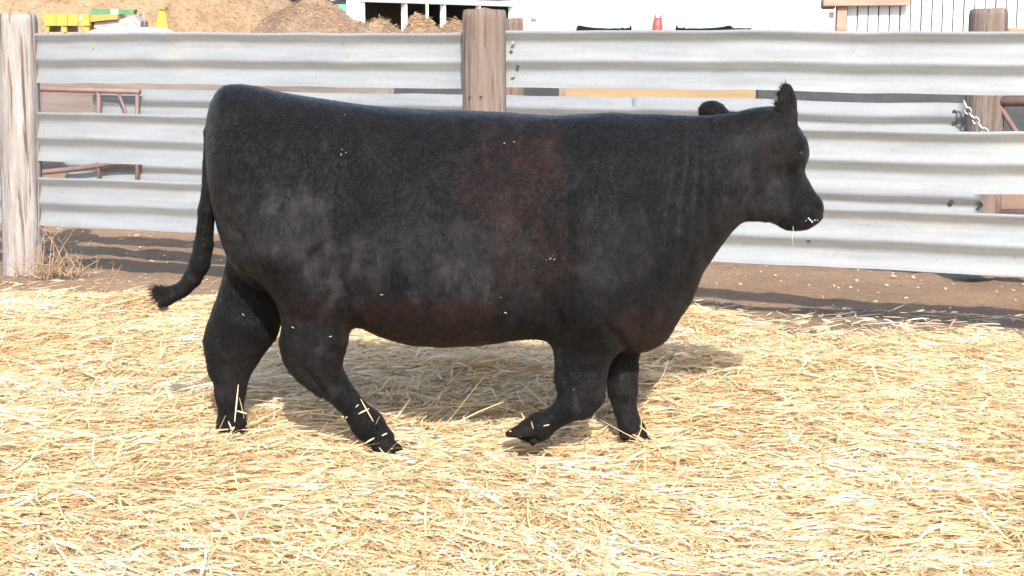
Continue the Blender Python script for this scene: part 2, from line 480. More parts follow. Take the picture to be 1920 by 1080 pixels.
def ell(c, rad, R=None, k=0.03, subtract=False):
    c = np.array(c); rad = np.array(rad); mg = rad.max() + 0.06
    sl, x, y, z = region(c - mg, c + mg)
    x = x - c[0]; y = y - c[1]; z = z - c[2]
    if R is not None:
        Rm = np.array(R.to_3x3().transposed())
        x, y, z = [Rm[i, 0] * x + Rm[i, 1] * y + Rm[i, 2] * z for i in range(3)]
    e = np.sqrt((x / rad[0]) ** 2 + (y / rad[1]) ** 2 + (z / rad[2]) ** 2)
    g = np.sqrt((x / rad[0] ** 2) ** 2 + (y / rad[1] ** 2) ** 2 + (z / rad[2] ** 2) ** 2) + 1e-6
    f = (e * (e - 1) / g).astype(np.float32)
    if subtract: SDF[sl] = -smin(-SDF[sl], f, k)
    else: SDF[sl] = smin(SDF[sl], f, k)

def yaw(px):            # the spine leaves the picture plane a little
    return np.interp(px, [380, 700, 1250, 1400], [0.06, 0.0, -0.04, -0.02])

# torso and neck: upright slices  px, top, bottom, half width, egg (wider below), squareness
TS = [(390, 255, 320, .05, 0, 2.0), (396, 210, 360, .10, 0, 2.0), (406, 180, 415, .155, 0, 2.1), (419, 165, 462, .195, -.05, 2.2), (442, 159, 505, .235, -.05, 2.3),
      (475, 161, 535, .262, -.05, 2.4), (520, 172, 545, .275, 0, 2.4), (570, 181, 548, .285, .05, 2.4), (620, 188, 560, .30, .12, 2.4),
      (660, 194, 594, .32, .18, 2.3), (700, 199, 617, .34, .2, 2.3), (760, 204, 634, .36, .2, 2.3), (820, 207, 641, .367, .2, 2.3), (880, 208.5, 640, .365, .18, 2.3),
      (950, 212, 634, .35, .15, 2.3), (1000, 216, 630, .33, .12, 2.3), (1040, 217, 632, .315, .1, 2.3), (1100, 214, 642, .30, .1, 2.2), (1150, 213, 654, .285, .1, 2.2),
      (1195, 214, 656, .262, .08, 2.2), (1225, 214, 647, .245, .05, 2.1), (1250, 215, 626, .228, .0, 2.1), (1275, 216, 592, .205, 0, 2.1), (1300, 217, 562, .182, 0, 2.0), (1316, 217, 518, .165, 0, 2.0),
      (1345, 215, 475, .150, 0, 2.0), (1375, 212, 434, .132, 0, 2.0), (1400, 210, 408, .108, 0, 2.0), (1422, 214, 385, .075, 0, 2.0), (1440, 235, 350, .03, 0, 2.0)]
TS = np.array(TS, float)
TS[:, 5] += 0.35 * np.clip(1 - ((TS[:, 0] - 830) / 420) ** 2, 0, 1)
txx = np.array([PT(a, (b + c) / 2, yaw(a))[0] for a, b, c in TS[:, :3]])
tzt = np.array([PT(a, b, yaw(a))[2] for a, b, c in TS[:, :3]])
tzb = np.array([PT(a, c, yaw(a))[2] for a, b, c in TS[:, :3]])
xx = gx.astype(float)
def cub(xq, xp, yp):
    # monotone-ish smooth interpolation (Catmull-Rom)
    i = np.clip(np.searchsorted(xp, xq) - 1, 0, len(xp) - 2)
    m = np.gradient(yp, xp)
    h = xp[i + 1] - xp[i]; t = np.clip((xq - xp[i]) / h, 0, 1)
    return ((1 + 2 * t) * (1 - t) ** 2 * yp[i] + t * (1 - t) ** 2 * h * m[i] + t * t * (3 - 2 * t) * yp[i + 1] + t * t * (t - 1) * h * m[i + 1])
zt, zb, hw, eg, ex = [cub(xx, txx, a) for a in (tzt, tzb, TS[:, 3], TS[:, 4], TS[:, 5])]
ok = (xx >= txx[0]) & (xx <= txx[-1])
hz = np.maximum((zt - zb) / 2, 0.01); zc = (zt + zb) / 2
yc = CY + np.interp(xx, txx, [yaw(a) for a in TS[:, 0]])
def torso():
    zz = (gzv[None, None, :] - zc[:, None, None]) / hz[:, None, None]
    w = np.maximum(hw, 0.01)[:, None, None] * (1 - eg[:, None, None] * np.clip(zz, -1, 1))
    yy = (gy[None, :, None] - yc[:, None, None]) / w
    e = ex[:, None, None]
    r = (np.abs(zz) ** e + np.abs(yy) ** e) ** (1 / e)
    f = (r - 1) * np.minimum(hz, hw)[:, None, None]
    f[~ok] = 0.4
    return f.astype(np.float32)
SDF = np.minimum(SDF, torso())

# rump and thigh muscle
NEAR, FAR = -0.17, 0.17
cone(PT(485, 330, -0.10), PT(540, 455, -0.19), .155, .135, .10)
cone(PT(485, 330, 0.20), PT(525, 470, 0.22), .155, .13, .10)
# near hind leg, reaching forward
chain([(540, 455, .150, -.195), (583, 535, .142, -.20), (592, 590, .126, -.19), (590, 640, .112, -.18)], .06, .72)
chain([(590, 640, .112, -.18), (591, 672, .092, -.175), (617, 714, .064, -.17), (646, 746, .049, -.17), (672, 776, .047, -.17), (690, 796, .056, -.17)], .03, .78)
chain([(548, 648, .030, -.175), (556, 672, .036, -.175), (590, 706, .036, -.17)], .05, .9)          # point of hock, tendon
chain([(690, 796, .057, -.17), (708, 815, .046, -.17), (716, 824, .048, -.17)], .02, .9)
# far hind leg, planted behind
chain([(505, 470, .155, .17), (478, 550, .132, .16), (459, 605, .132, .15), (440, 648, .105, .15)], .06, .7)
chain([(440, 648, .105, .15), (433, 690, .078, .15), (432, 735, .059, .15), (433, 772, .047, .15), (434, 794, .059, .15), (438, 810, .048, .15)], .03, .78)
chain([(412, 618, .036, .15), (406, 648, .038, .15), (414, 690, .034, .15)], .04, .9)
# shoulders, near fore leg flexed, far fore leg straight under
cone(PT(1150, 330, -0.135), PT(1110, 520, -0.20), .13, .125, .14)
cone(PT(1185, 480, -0.15), PT(1120, 590, -0.20), .12, .11, .10)
cone(PT(1150, 330, 0.10), PT(1130, 540, 0.15), .13, .125, .12)
chain([(1108, 560, .130, -.205), (1094, 620, .108, -.20), (1092, 665, .100, -.20), (1089, 705, .094, -.20), (1090, 736, .080, -.20)], .05, .68)
chain([(1090, 736, .080, -.20), (1083, 753, .064, -.20), (1058, 772, .046, -.20), (1032, 788, .042, -.20), (1010, 801, .050, -.20)], .03, .85)
chain([(1010, 801, .050, -.20), (995, 806, .040, -.20), (988, 808, .040, -.20)], .02, .9)
chain([(1130, 570, .12, .10), (1160, 640, .085, .06), (1166, 690, .062, .04), (1168, 732, .058, .02), (1172, 766, .044, .01), (1181, 795, .043, .0), (1187, 810, .050, .0), (1194, 823, .043, .0)], .05, .82)
# brisket fold
cone(PT(1265, 470, -0.03), PT(1215, 600, -0.04), .085, .08, .06)
# head, turned a little away from the camera: level slices  py, left, right, half depth, depth shift
HS = [(199, 1432, 1452, .02, .06), (204, 1412, 1468, .06, .06), (214, 1402, 1478, .09, .06), (230, 1398, 1490, .105, .07), (248, 1396, 1503, .115, .075), (266, 1396, 1513, .118, .08), (284, 1396, 1516.5, .115, .09),
      (300, 1396, 1514.5, .11, .10), (318, 1398, 1508, .10, .11), (345, 1400, 1519, .094, .13), (364, 1410, 1529, .088, .15), (380, 1430, 1541, .082, .16), (396, 1446, 1543.5, .08, .165), (408, 1462, 1541, .075, .165),
      (418, 1470, 1531, .06, .16), (427, 1482, 1514, .04, .15), (430, 1490, 1505, .01, .15)]
HS = np.array(HS, float)[::-1]; HS[:, 4] -= .035
hz_ = np.array([PT(1460, a, d_ + .02)[2] for a, d_ in HS[:, [0, 4]]])
hl = np.array([PT(a, 300, d_ - .03)[0] for a, d_ in HS[:, [1, 4]]]); hr = np.array([PT(a, b_, d_ + .04)[0] for b_, a, d_ in HS[:, [0, 2, 4]]])
sl, x_, y_, z_ = region([0.75, CY - 0.2, hz_[0]], [1.26, CY + 0.45, hz_[-1]])
zq = gzv[sl[2]].astype(float)
l_, r_, hd, ds = [cub(zq, hz_, a) for a in (hl, hr, HS[:, 3], HS[:, 4])]
cx = (l_ + r_) / 2; hx = (r_ - l_) / 2
u = (x_ - cx[None, None, :]); w_ = (y_ - (CY + ds)[None, None, :])
u2 = u - 0.0 * w_
rr = (np.abs(u2 / hx[None, None, :]) ** 2.2 + np.abs((w_ - 0.35 * u) / hd[None, None, :]) ** 2.2) ** (1 / 2.2)
f = ((rr - 1) * np.minimum(hx, hd)[None, None, :]).astype(np.float32)
f = np.where((zq < hz_[0]) | (zq > hz_[-1]), 0.3, f)
SDF[sl] = smin(SDF[sl], f.astype(np.float32), .06)
# jaw and cheek
cone(PT(1418, 372, .0), PT(1486, 408, .09), .072, .036, .05, .7)
cone(PT(1448, 385, -.035), PT(1452, 388, -.035), .045, .045, .05, .6)
# brow and eye socket ridge, muzzle
cone(PT(1487, 268, .0), PT(1494, 300, .01), .032, .028, .03, .8)
cone(PT(1505, 392, .10), PT(1520, 388, .11), .045, .042, .03, .8)
# ears
Rn = Matrix.Rotation(math.radians(-4), 4, 'Y') @ Matrix.Rotation(math.radians(28), 4, 'Z')
ell(PT(1476, 203, .0), (.043, .022, .094), Rn, .02)
cone(PT(1462, 243, .02), PT(1472, 222, .01), .040, .030, .03, .8)
ell(PT(1481, 203, -.026), (.022, .017, .066), Rn, .012, True)
Rf = Matrix.Rotation(math.radians(12), 4, 'Y')
ell(PT(1337, 211, .34), (.058, .05, .046), Rf, .02)
cone(PT(1360, 222, .30), PT(1425, 230, .16), .028, .035, .03)
# tail
chain([(432, 176, .028, .05), (410, 200, .030, .05), (399, 250, .032, .05), (396, 310, .032, .05), (393, 360, .031, .05), (388, 395, .034, .05), (385, 430, .031, .05), (382, 460, .036, .05), (374, 495, .039, .05), (361, 522, .034, .05), (344, 541, .029, .05), (324, 547, .024, .05), (304, 548, .018, .05), (294, 550, .010, .05)], .012, 1.0)

chain([(335, 548, .024, .04), (316, 562, .019, .035), (300, 570, .013, .035)], .012, 1.0)

# surface nets
def surface_nets(A):
    s = A < 0
    nx, ny, nz = A.shape
    cnt = np.zeros((nx - 1, ny - 1, nz - 1), np.int8)
    cs = [(i, j, k) for i in (0, 1) for j in (0, 1) for k in (0, 1)]
    view = lambda B, c: B[c[0]:nx - 1 + c[0], c[1]:ny - 1 + c[1], c[2]:nz - 1 + c[2]]
    for c in cs: cnt += view(s, c)
    act = (cnt > 0) & (cnt < 8)
    I = np.argwhere(act)
    acc = np.zeros((len(I), 3)); num = np.zeros(len(I))
    val = {c: A[I[:, 0] + c[0], I[:, 1] + c[1], I[:, 2] + c[2]].astype(float) for c in cs}
    for a in cs:
        for ax in range(3):
            if a[ax] == 0:
                b_ = list(a); b_[ax] = 1; b_ = tuple(b_)
                va, vb = val[a], val[b_]
                m_ = (va < 0) != (vb < 0)
                t = np.where(m_, va / np.where(m_, va - vb, 1), 0)
                p = np.tile(np.array(a, float), (len(I), 1)); p[:, ax] = t
                acc[m_] += p[m_]; num += m_
    V = I + acc / num[:, None]
    idm = np.full(act.shape, -1, np.int64); idm[act] = np.arange(len(I))
    Fs = []
    for ax in range(3):
        a0 = [slice(None)] * 3; a1 = [slice(None)] * 3
        a0[ax] = slice(0, -1); a1[ax] = slice(1, None)
        s0 = s[tuple(a0)]; s1 = s[tuple(a1)]
        E = np.argwhere(s0 != s1)
        o1, o2 = [(1, 2), (2, 0), (0, 1)][ax]
        E = E[(E[:, o1] > 0) & (E[:, o2] > 0) & (E[:, o1] < act.shape[o1]) & (E[:, o2] < act.shape[o2])]
        q = []
        for d1, d2 in ((1, 1), (0, 1), (0, 0), (1, 0)):
            e = E.copy(); e[:, o1] -= d1; e[:, o2] -= d2
            q.append(idm[e[:, 0], e[:, 1], e[:, 2]])
        q = np.stack(q, -1)
        fl = s1[E[:, 0], E[:, 1], E[:, 2]]
        q[fl] = q[fl][:, ::-1]
        Fs.append(q[(q >= 0).all(1)])
    return V, np.concatenate(Fs)
V, F = surface_nets(SDF)
V = lo + V * H
def smooth_mesh(V, F, it, lam=0.5, mu=-0.52):
    n = len(V)
    E = np.concatenate([F[:, [0, 1]], F[:, [1, 2]], F[:, [2, 3]], F[:, [3, 0]]])
    deg = np.bincount(E[:, 0], minlength=n) + np.bincount(E[:, 1], minlength=n)
    for i in range(it):
        for l in (lam, mu):
            a = np.zeros_like(V)
            for c_ in range(3):
                a[:, c_] = np.bincount(E[:, 0], V[E[:, 1], c_], n) + np.bincount(E[:, 1], V[E[:, 0], c_], n)
            V = V + l * (a / deg[:, None] - V)
    return V
V = smooth_mesh(V, F, 6)
# folds, hollows and coat relief pushed into the surface
fn = np.cross(V[F[:, 2]] - V[F[:, 0]], V[F[:, 3]] - V[F[:, 1]])
vn = np.zeros_like(V)
for k in range(4):
    for c_ in range(3): vn[:, c_] += np.bincount(F[:, k], fn[:, c_], len(V))
vn /= np.linalg.norm(vn, axis=1, keepdims=True) + 1e-12
# photo-plane coordinates of every vertex at the cow's own plane, only used to place features
sc0 = PT(1460, 540)[0] / 500.0
U = 960 + V[:, 0] / sc0
z0 = PT(960, 160)[2]; z1 = PT(960, 840)[2]
Q = 160 + (z0 - V[:, 2]) / (z0 - z1) * 680
gs = lambda cx, cy, rx, ry: np.exp(-(((U - cx) / rx) ** 2 + ((Q - cy) / ry) ** 2))
nearside = np.clip(-vn[:, 1] * 1.5 + 0.2, 0, 1)
disp = np.zeros(len(V))
wr = np.sin((U + 0.10 * (Q - 350) + 14 * vnoise(U / 60, Q / 90, 0.5)) / 3.4)
disp += 0.0026 * wr * gs(1275, 350, 36, 85)                                    # neck wrinkles
disp += 0.0018 * np.sin((U - 0.3 * Q + 10 * vnoise(U / 50, Q / 50)) / 6.0) * gs(1345, 340, 40, 90)
disp -= 0.024 * np.exp(-((U - (1052 + 0.02 * (Q - 400))) / 22) ** 2) * np.exp(-((Q - 450) / 150) ** 2)   # behind the shoulder
disp -= 0.018 * np.exp(-((U - 1235 + 0.22 * (Q - 350)) / 28) ** 2) * np.exp(-((Q - 380) / 140) ** 2)     # before the shoulder
disp += 0.014 * gs(560, 235, 38, 30) - 0.020 * gs(668, 320, 46, 75) + 0.012 * gs(1130, 330, 50, 90) + 0.010 * gs(1110, 545, 40, 40)                                            # hollow before the hip
disp -= 0.022 * np.exp(-((U - 640 - 0.25 * (Q - 450)) / 22) ** 2) * np.exp(-((Q - 470) / 80) ** 2)       # flank fold
disp -= 0.016 * np.exp(-((U - 470 - 0.45 * (Q - 430)) / 16) ** 2) * np.exp(-((Q - 440) / 100) ** 2)      # thigh groove
disp += 0.0045 * np.sin((U - 0.35 * Q + 30 * vnoise(U / 80, Q / 80)) / 15.0) * gs(860, 420, 130, 110)
disp += 0.006 * np.sin((0.8 * U + Q + 18 * vnoise(U / 30, Q / 30)) / 8.0) * gs(628, 455, 34, 46)
disp += 0.004 * np.sin((U - 0.6 * Q + 14 * vnoise(U / 40, Q / 40)) / 6.0) * gs(1030, 560, 30, 50)
disp -= 0.010 * gs(1535, 390, 5, 5) + 0.006 * np.exp(-((Q - 405 - 0.12 * (1540 - U)) / 3.0) ** 2) * (U > 1500)
disp += 0.010 * gs(1490, 262, 16, 8) - 0.008 * gs(1500, 305, 9, 9)
def groove(x0, y0, x1, y1, w, d):
    t = np.clip(((U - x0) * (x1 - x0) + (Q - y0) * (y1 - y0)) / ((x1 - x0) ** 2 + (y1 - y0) ** 2), 0, 1)
    r2 = (U - x0 - t * (x1 - x0)) ** 2 + (Q - y0 - t * (y1 - y0)) ** 2
    return -d * np.exp(-r2 / w ** 2) * np.sin(np.pi * np.clip(t, .04, .96)) ** .5
disp += groove(568, 640, 655, 770, 7, .010) + groove(418, 640, 422, 780, 6, .008) + groove(1072, 690, 1078, 730, 7, .006) + groove(1050, 640, 1066, 735, 7, .007)
disp += groove(1120, 560, 1180, 645, 9, .012) + groove(1040, 520, 1046, 640, 8, .012) + groove(655, 500, 660, 590, 7, .014) + groove(500, 300, 470, 470, 14, .010)
disp += groove(1170, 700, 1174, 790, 5, .005) + groove(1300, 440, 1230, 560, 9, .008) + groove(1395, 300, 1415, 395, 9, .010) + groove(1468, 300, 1480, 380, 8, .005)
disp -= 0.012 * gs(548, 640, 10, 26) - 0.008 * gs(1085, 745, 16, 14)
disp += 0.005 * fbm(V[:, 0] * 14 + 3, V[:, 1] * 14, V[:, 2] * 14, 3) * np.clip((Q - 560) / 60, 0, 1)          # ribs
disp -= 0.006 * np.exp(-((U - 1328 - 0.1 * (Q - 300)) / 9) ** 2) * np.exp(-((Q - 260) / 70) ** 2)        # fold of the turned neck
disp += 0.005 * gs(1450, 388, 20, 22) - 0.006 * gs(1478, 330, 14, 30)
disp += 0.0035 * fbm(V[:, 0] * 9, V[:, 1] * 9, V[:, 2] * 9, 3) * (Q < 700)
disp += 0.0012 * fbm(V[:, 0] * 45, V[:, 1] * 45, V[:, 2] * 30, 2)
V = V + vn * (disp * np.clip(nearside + 0.15, 0, 1))[:, None]
sst = lambda a, b_, t: (lambda k: k * k * (3 - 2 * k))(np.clip((t - a) / (b_ - a), 0, 1))
n1_ = fbm(U / 55, Q / 55, 1.5, 4); n2_ = fbm(U / 55 + 31, Q / 55 + 9, 2.5, 4); n3_ = fbm(U / 18 + 5, Q / 26, 3.5, 3)
Uw = U + 16 * n1_; Qw = Q + 16 * n2_
box = lambda x0, x1, y0, y1, e: sst(x0 - e, x0 + e, Uw) * sst(x1 + e, x1 - e, Uw) * sst(y0 - e, y0 + e, Qw) * sst(y1 + e, y1 - e, Qw)
brown = .68 * box(868, 1050, 190, 400, 16) * (.55 + .45 * sst(860, 1010, U)) + .75 * box(915, 1080, 380, 520, 26) * .6 + .85 * box(655, 930, 532, 650, 10) + .9 * box(1150, 1245, 555, 645, 16) + .4 * box(520, 640, 510, 580, 18) + .35 * box(1405, 1460, 215, 310, 16) + .6 * gs(1450, 385, 18, 20)
brown = np.clip(brown * (.62 + .5 * n3_ + .25 * n2_), 0, 1)
coat_sheen = .72 * box(425, 640, 338, 480, 24) + .75 * box(600, 700, 420, 540, 18) + .55 * box(690, 1000, 392, 528, 18) * (1 - .35 * box(900, 1000, 380, 540, 20)) + .35 * box(1080, 1210, 380, 500, 22) + .5 * box(1340, 1475, 230, 410, 22) + .35 * box(400, 470, 660, 770, 12) + .3 * box(560, 640, 580, 720, 18) + .4 * box(395, 425, 170, 330, 10) + .3 * box(1060, 1120, 690, 780, 12) + .3 * box(1150, 1195, 690, 800, 8)  # grey sheen of the lit coat, painted into its base colour
coat_sheen = coat_sheen + .55 * np.clip(wr, 0, 1) * gs(1275, 350, 40, 85) + .3 * np.clip(n3_ - .15, 0, 1) * nearside  # wrinkle crests painted lighter, plus random grey flecking
coat_sheen = coat_sheen - .8 * gs(762, 492, 26, 32) - .6 * gs(615, 425, 18, 22) - .7 * gs(640, 462, 9, 12) - .5 * gs(690, 500, 16, 20) - .5 * box(470, 560, 440, 540, 20)  # painted sheen taken back in darker spots and creases
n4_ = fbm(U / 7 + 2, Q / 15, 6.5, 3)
coat_sheen = np.clip(coat_sheen * (.75 + .35 * n3_ + .30 * n4_) + .06, 0, 1)
pink = gs(1481, 208, 9, 26) * (vn[:, 1] < 0.3)

m, nt, b = new_mat('black_coat')
vv = coord(nt, (1, 1, 1))
hair = noise(nt, coord(nt, (26, 60, 10), rot=(0, math.radians(20), 0)), 6, 5, 0.65, 0.25)
cl = noise(nt, vv, 16, 5, 0.6, 0.4)
pat = noise(nt, coord(nt, (1, 1, 1)), 7, 4, 0.62, 0.8)
c = ramp(nt, hair, [(0.3, (0.0020, 0.0019, 0.0021)), (0.7, (0.0046, 0.0043, 0.0047))])
c = mixc(nt, ramp(nt, pat, [(0.52, 0.0), (0.64, 0.55)]), c, (0.0076, 0.0066, 0.0070))
bm = nt.nodes.new('ShaderNodeMath'); bm.operation = 'MULTIPLY'
nt.links.new(getattr_node(nt, 'brown'), bm.inputs[0]); nt.links.new(ramp(nt, cl, [(0.3, 0.35), (0.62, 1.0)]), bm.inputs[1])
c = mixc(nt, bm.outputs[0], c, ramp(nt, hair, [(0.3, (0.0115, 0.0050, 0.0040)), (0.7, (0.024, 0.0105, 0.0084))]))
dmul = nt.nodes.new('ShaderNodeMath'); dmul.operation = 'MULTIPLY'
nt.links.new(getattr_node(nt, 'coat_sheen'), dmul.inputs[0]); nt.links.new(ramp(nt, cl, [(0.3, 0.2), (0.65, 1.0)]), dmul.inputs[1])
c = mixc(nt, dmul.outputs[0], c, (0.026, 0.0242, 0.0255))  # painted sheen tint laid over the black
c = mixc(nt, getattr_node(nt, 'pink'), c, (0.015, 0.007, 0.006))
nt.links.new(c, b.inputs['Base Color'])
nt.links.new(ramp(nt, cl, [(0.3, 0.34), (0.7, 0.52)]), b.inputs['Roughness'])
nt.links.new(ramp(nt, noise(nt, coord(nt, (30, 60, 14)), 3, 4, 0.7, 0.6), [(0.42, 0.03), (0.62, 0.10), (0.75, 0.20)]), b.inputs['Specular IOR Level'])
b.inputs['Sheen Weight'].default_value = 0.02
hb = mixc(nt, 0.4, hair, cl)
bump(nt, hb, 0.7, 0.012, b)
M['coat'] = m
M['hoof'] = simple('hoof_horn', (0.0022, 0.0019, 0.0018), (0.008, 0.006, 0.0052), 0.85, 30)
M['hoof'].node_tree.nodes['Principled BSDF'].inputs['Specular IOR Level'].default_value = 0.15
M['hair'] = simple('black_hair', (0.004, 0.0037, 0.0038), (0.012, 0.011, 0.011), 0.5, 30, bmp=0)
M['eye'] = simple('eye_dark', (0.006, 0.004, 0.003), (0.012, 0.008, 0.006), 0.05, 10, bmp=0)
M['foam'] = simple('white_foam', (0.30, 0.30, 0.30), (0.5, 0.5, 0.5), 0.35, 60)
me = np_mesh('black_cow', V, F)
attr(me, 'brown', brown); attr(me, 'coat_sheen', coat_sheen); attr(me, 'pink', pink)
cow = link('black_cow', me, M['coat'])
tag(cow, 'large black cow walking to the right across the bright straw', 'cow')
# short coat: hairs lying down and back over the hide
fa = np.linalg.norm(np.cross(V[F[:, 2]] - V[F[:, 0]], V[F[:, 3]] - V[F[:, 1]]), axis=1) * .5
vn = np.zeros_like(V); fn = np.cross(V[F[:, 2]] - V[F[:, 0]], V[F[:, 3]] - V[F[:, 1]])
for k in range(4):
    for c_ in range(3): vn[:, c_] += np.bincount(F[:, k], fn[:, c_], len(V))
vn /= np.linalg.norm(vn, axis=1, keepdims=True) + 1e-12
NH = 190000
fi = rng.choice(len(F), NH, p=fa / fa.sum())
q = F[fi]; a_, b_ = rng.random(NH)[:, None], rng.random(NH)[:, None]
bil = lambda A: (A[q[:, 0]] * (1 - a_) + A[q[:, 1]] * a_) * (1 - b_) + (A[q[:, 3]] * (1 - a_) + A[q[:, 2]] * a_) * b_
hp = bil(V); hn = bil(vn); hn /= np.linalg.norm(hn, axis=1, keepdims=True) + 1e-9
lie = np.stack([-0.75 + .35 * fbm(hp[:, 0] * 5, hp[:, 1] * 5, hp[:, 2] * 5, 2), 0.1 * np.ones(NH), -1.0 + .25 * fbm(hp[:, 0] * 4 + 7, hp[:, 1] * 4, hp[:, 2] * 4, 2)], -1) + rng.normal(0, .22, (NH, 3))
lie -= hn * (lie * hn).sum(1, keepdims=True); lie /= np.linalg.norm(lie, axis=1, keepdims=True) + 1e-9
hl_ = rng.uniform(.008, .016, NH)[:, None]
sdn = np.cross(lie, hn); wh = rng.uniform(.0003, .0007, NH)[:, None]
p0 = hp - hn * .001; p1 = hp + lie * hl_ * .5 + hn * (hl_ * .16); p2 = hp + lie * hl_ + hn * (hl_ * rng.uniform(.08, .30, NH)[:, None])
HV = np.stack([p0 + sdn * wh, p0 - sdn * wh, p1 + sdn * wh, p1 - sdn * wh, p2], 1).reshape(-1, 3)
fh = np.array([[0, 1, 3], [0, 3, 2], [2, 3, 4]])
HF = (np.arange(NH)[:, None, None] * 5 + fh[None]).reshape(-1, 3)
hm = np_mesh('coat_hair', HV, HF, True)
for nm_, A in (('brown', brown), ('coat_sheen', coat_sheen), ('pink', pink)): attr(hm, nm_, np.repeat(bil(A[:, None])[:, 0], 5))
tag(link('coat_hair', hm, M['coat'], cow), kind='stuff')
bvh = BVHTree.FromPolygons([tuple(p) for p in V], [tuple(int(i) for i in q) for q in F])
def hit(px, py):
    d = (W(px, py, 6.0) - Vector((0, 0, CAM_H))).normalized()
    return bvh.ray_cast(Vector((0, 0, CAM_H)), d)

# hooves: two claws each, cut flat below
def claw(name, base, toe, w, h, side):
    base = Vector(base); toe = Vector(toe)
    ax = (toe - base); Lh = ax.length; ax.normalize()
    sd_ = Vector((0, 1, 0)); upv = sd_.cross(ax); upv = upv if upv.z > 0 else -upv
    vs = []; fs = []; n_ = 10
    prof = [(0.0, 0.9, 1.0), (0.3, 1.05, 0.92), (0.65, 0.95, 0.7), (0.9, 0.62, 0.42), (1.0, 0.25, 0.2)]
    for t, sw, sh in prof:
        for k in range(n_):
            a = 2 * math.pi * k / n_
            zz = math.sin(a); zz = max(zz, -0.25)
            vs.append(base + ax * (t * Lh) + sd_ * (math.cos(a) * w * sw * 0.5) + upv * (zz * h * sh))
    for r_i in range(len(prof) - 1):
        for k in range(n_):
            fs.append((r_i * n_ + k, r_i * n_ + (k + 1) % n_, r_i * n_ + n_ + (k + 1) % n_, r_i * n_ + n_ + k))
    fs.append(tuple(range(n_))); fs.append(tuple(range((len(prof) - 1) * n_, len(prof) * n_)))
    mb = MB(); mb.add(vs, fs, True)
    return mb.build('hoof', M['hoof'], cow)
for (bx, by, tx, ty, dy) in ((700, 838, 754, 846, -.17), (422, 812, 464, 818, .15), (1180, 828, 1224, 836, .0), (1004, 812, 948, 816, -.20)):
    for s_ in (-1, 1):
        claw('hoof', PT(bx, by, dy + s_ * .028), PT(tx, ty, dy + s_ * .026), .054, .044 if by == 812 and bx > 900 else .054, s_)
# dew claws
for s_ in (-1, 1):
    for ax_, ay_, bx_, by_, dy in ((684, 806, 678, 820, -.17), (420, 796, 415, 806, .15), (1172, 812, 1166, 822, .0)):
        MB().tube([PT(ax_, ay_, dy + s_ * .028), PT(bx_, by_, dy + s_ * .03)], [.017, .008], 8).build('dewclaw', M['hoof'], cow)
    MB().tube([PT(1004, 822, -.20 + s_ * .03), PT(996, 833, -.20 + s_ * .032)], [.017, .010], 8).build('dewclaw', M['hoof'], cow)

# eye with lid
def sphere(mb, c, r, nu=14, nv=9, sc=(1, 1, 1)):
    vs = []; fs = []
    for i in range(nv + 1):
        th = math.pi * i / nv
        for k in range(nu):
            a = 2 * math.pi * k / nu
            vs.append(Vector(c) + Vector((r * sc[0] * math.sin(th) * math.cos(a), r * sc[1] * math.sin(th) * math.sin(a), r * sc[2] * math.cos(th))))
    for i in range(nv):
        for k in range(nu):
            fs.append((i * nu + k, i * nu + nu + k, i * nu + nu + (k + 1) % nu, i * nu + (k + 1) % nu))
    return mb.add(vs, fs, True)
h = hit(1503, 288)
if h[0]:
    mb = MB(); sphere(mb, h[0] - h[1] * 0.0155, 0.0185); mb.build('eye', M['eye'], cow)
# mouth foam and drool
mb = MB()
for k in range(8):
    px_, py_ = 1521 + random.gauss(0, 6), 411 + random.gauss(0, 3.5)
    h = hit(px_, py_)
    if h[0]: sphere(mb, h[0], random.uniform(.0015, .0045), 7, 5)
if mb.v: mb.build('mouth_foam', M['foam'], cow)
h = hit(1487, 424)
p0 = h[0] if h[0] else Vector(PT(1487, 427, .05))
MB().tube([p0, p0 + Vector((.001, 0, -.02)), p0 + Vector((-.002, 0, -.045)), p0 + Vector((.002, 0, -.075))], [.0010, .0008, .0007, .0012], 5).build('drool', M['foam'], cow)

# hair: tail switch, ear fringe, poll
def strands(name, roots, dirs, L, wd, curl, n, parent=cow, var=0.24):
    P = []; Fs = []
    for i in range(n):
        k = random.randrange(len(roots))
        p = Vector(roots[k]) + Vector([random.gauss(0, curl * 0.35) for _ in range(3)])
        d = (Vector(dirs[k]) + Vector([random.gauss(0, var) for _ in range(3)])).normalized()
        l = L * random.uniform(0.5, 1.15)
        b_ = len(P); sdv = d.cross(Vector((0, 1, 0.3))).normalized()
        g = Vector([random.gauss(0, 0.22) for _ in range(3)])
        for t, w2 in ((0, .8), (.35, 1), (.7, .8), (1, .15)):
            q = p + d * (l * t) + g * (l * t * t)
            P += [q + sdv * wd * w2, q - sdv * wd * w2]
        for j in range(3): Fs.append((b_ + 2 * j, b_ + 2 * j + 1, b_ + 2 * j + 3, b_ + 2 * j + 2))
    mb = MB(); mb.add(P, Fs, True)
    return mb.build(name, M['hair'], parent)
tails = [(384, 455), (378, 480), (372, 500), (362, 520), (350, 534), (338, 542), (326, 548), (314, 552)]
rt = [PT(a, b_, .06) for a, b_ in tails]
dr = [np.array(Vector(rt[min(i + 1, 7)] - rt[max(i, 0)] if i < 7 else rt[7] - rt[6]).normalized()) for i in range(8)]
strands('tail_switch', rt, dr, .05, .0011, .019, 1800, var=.12)
strands('tail_switch', [PT(322, 546, .05), PT(316, 548, .05)], [(-1, 0, .10), (-1, 0, .0)], .062, .0012, .011, 700, var=.12)
strands('tail_switch', [PT(328, 555, .05), PT(318, 562, .05), PT(312, 566, .05)], [(-.9, 0, -.5), (-.8, 0, -.6), (-.5, 0, -.9)], .034, .0012, .011, 700, var=.15)
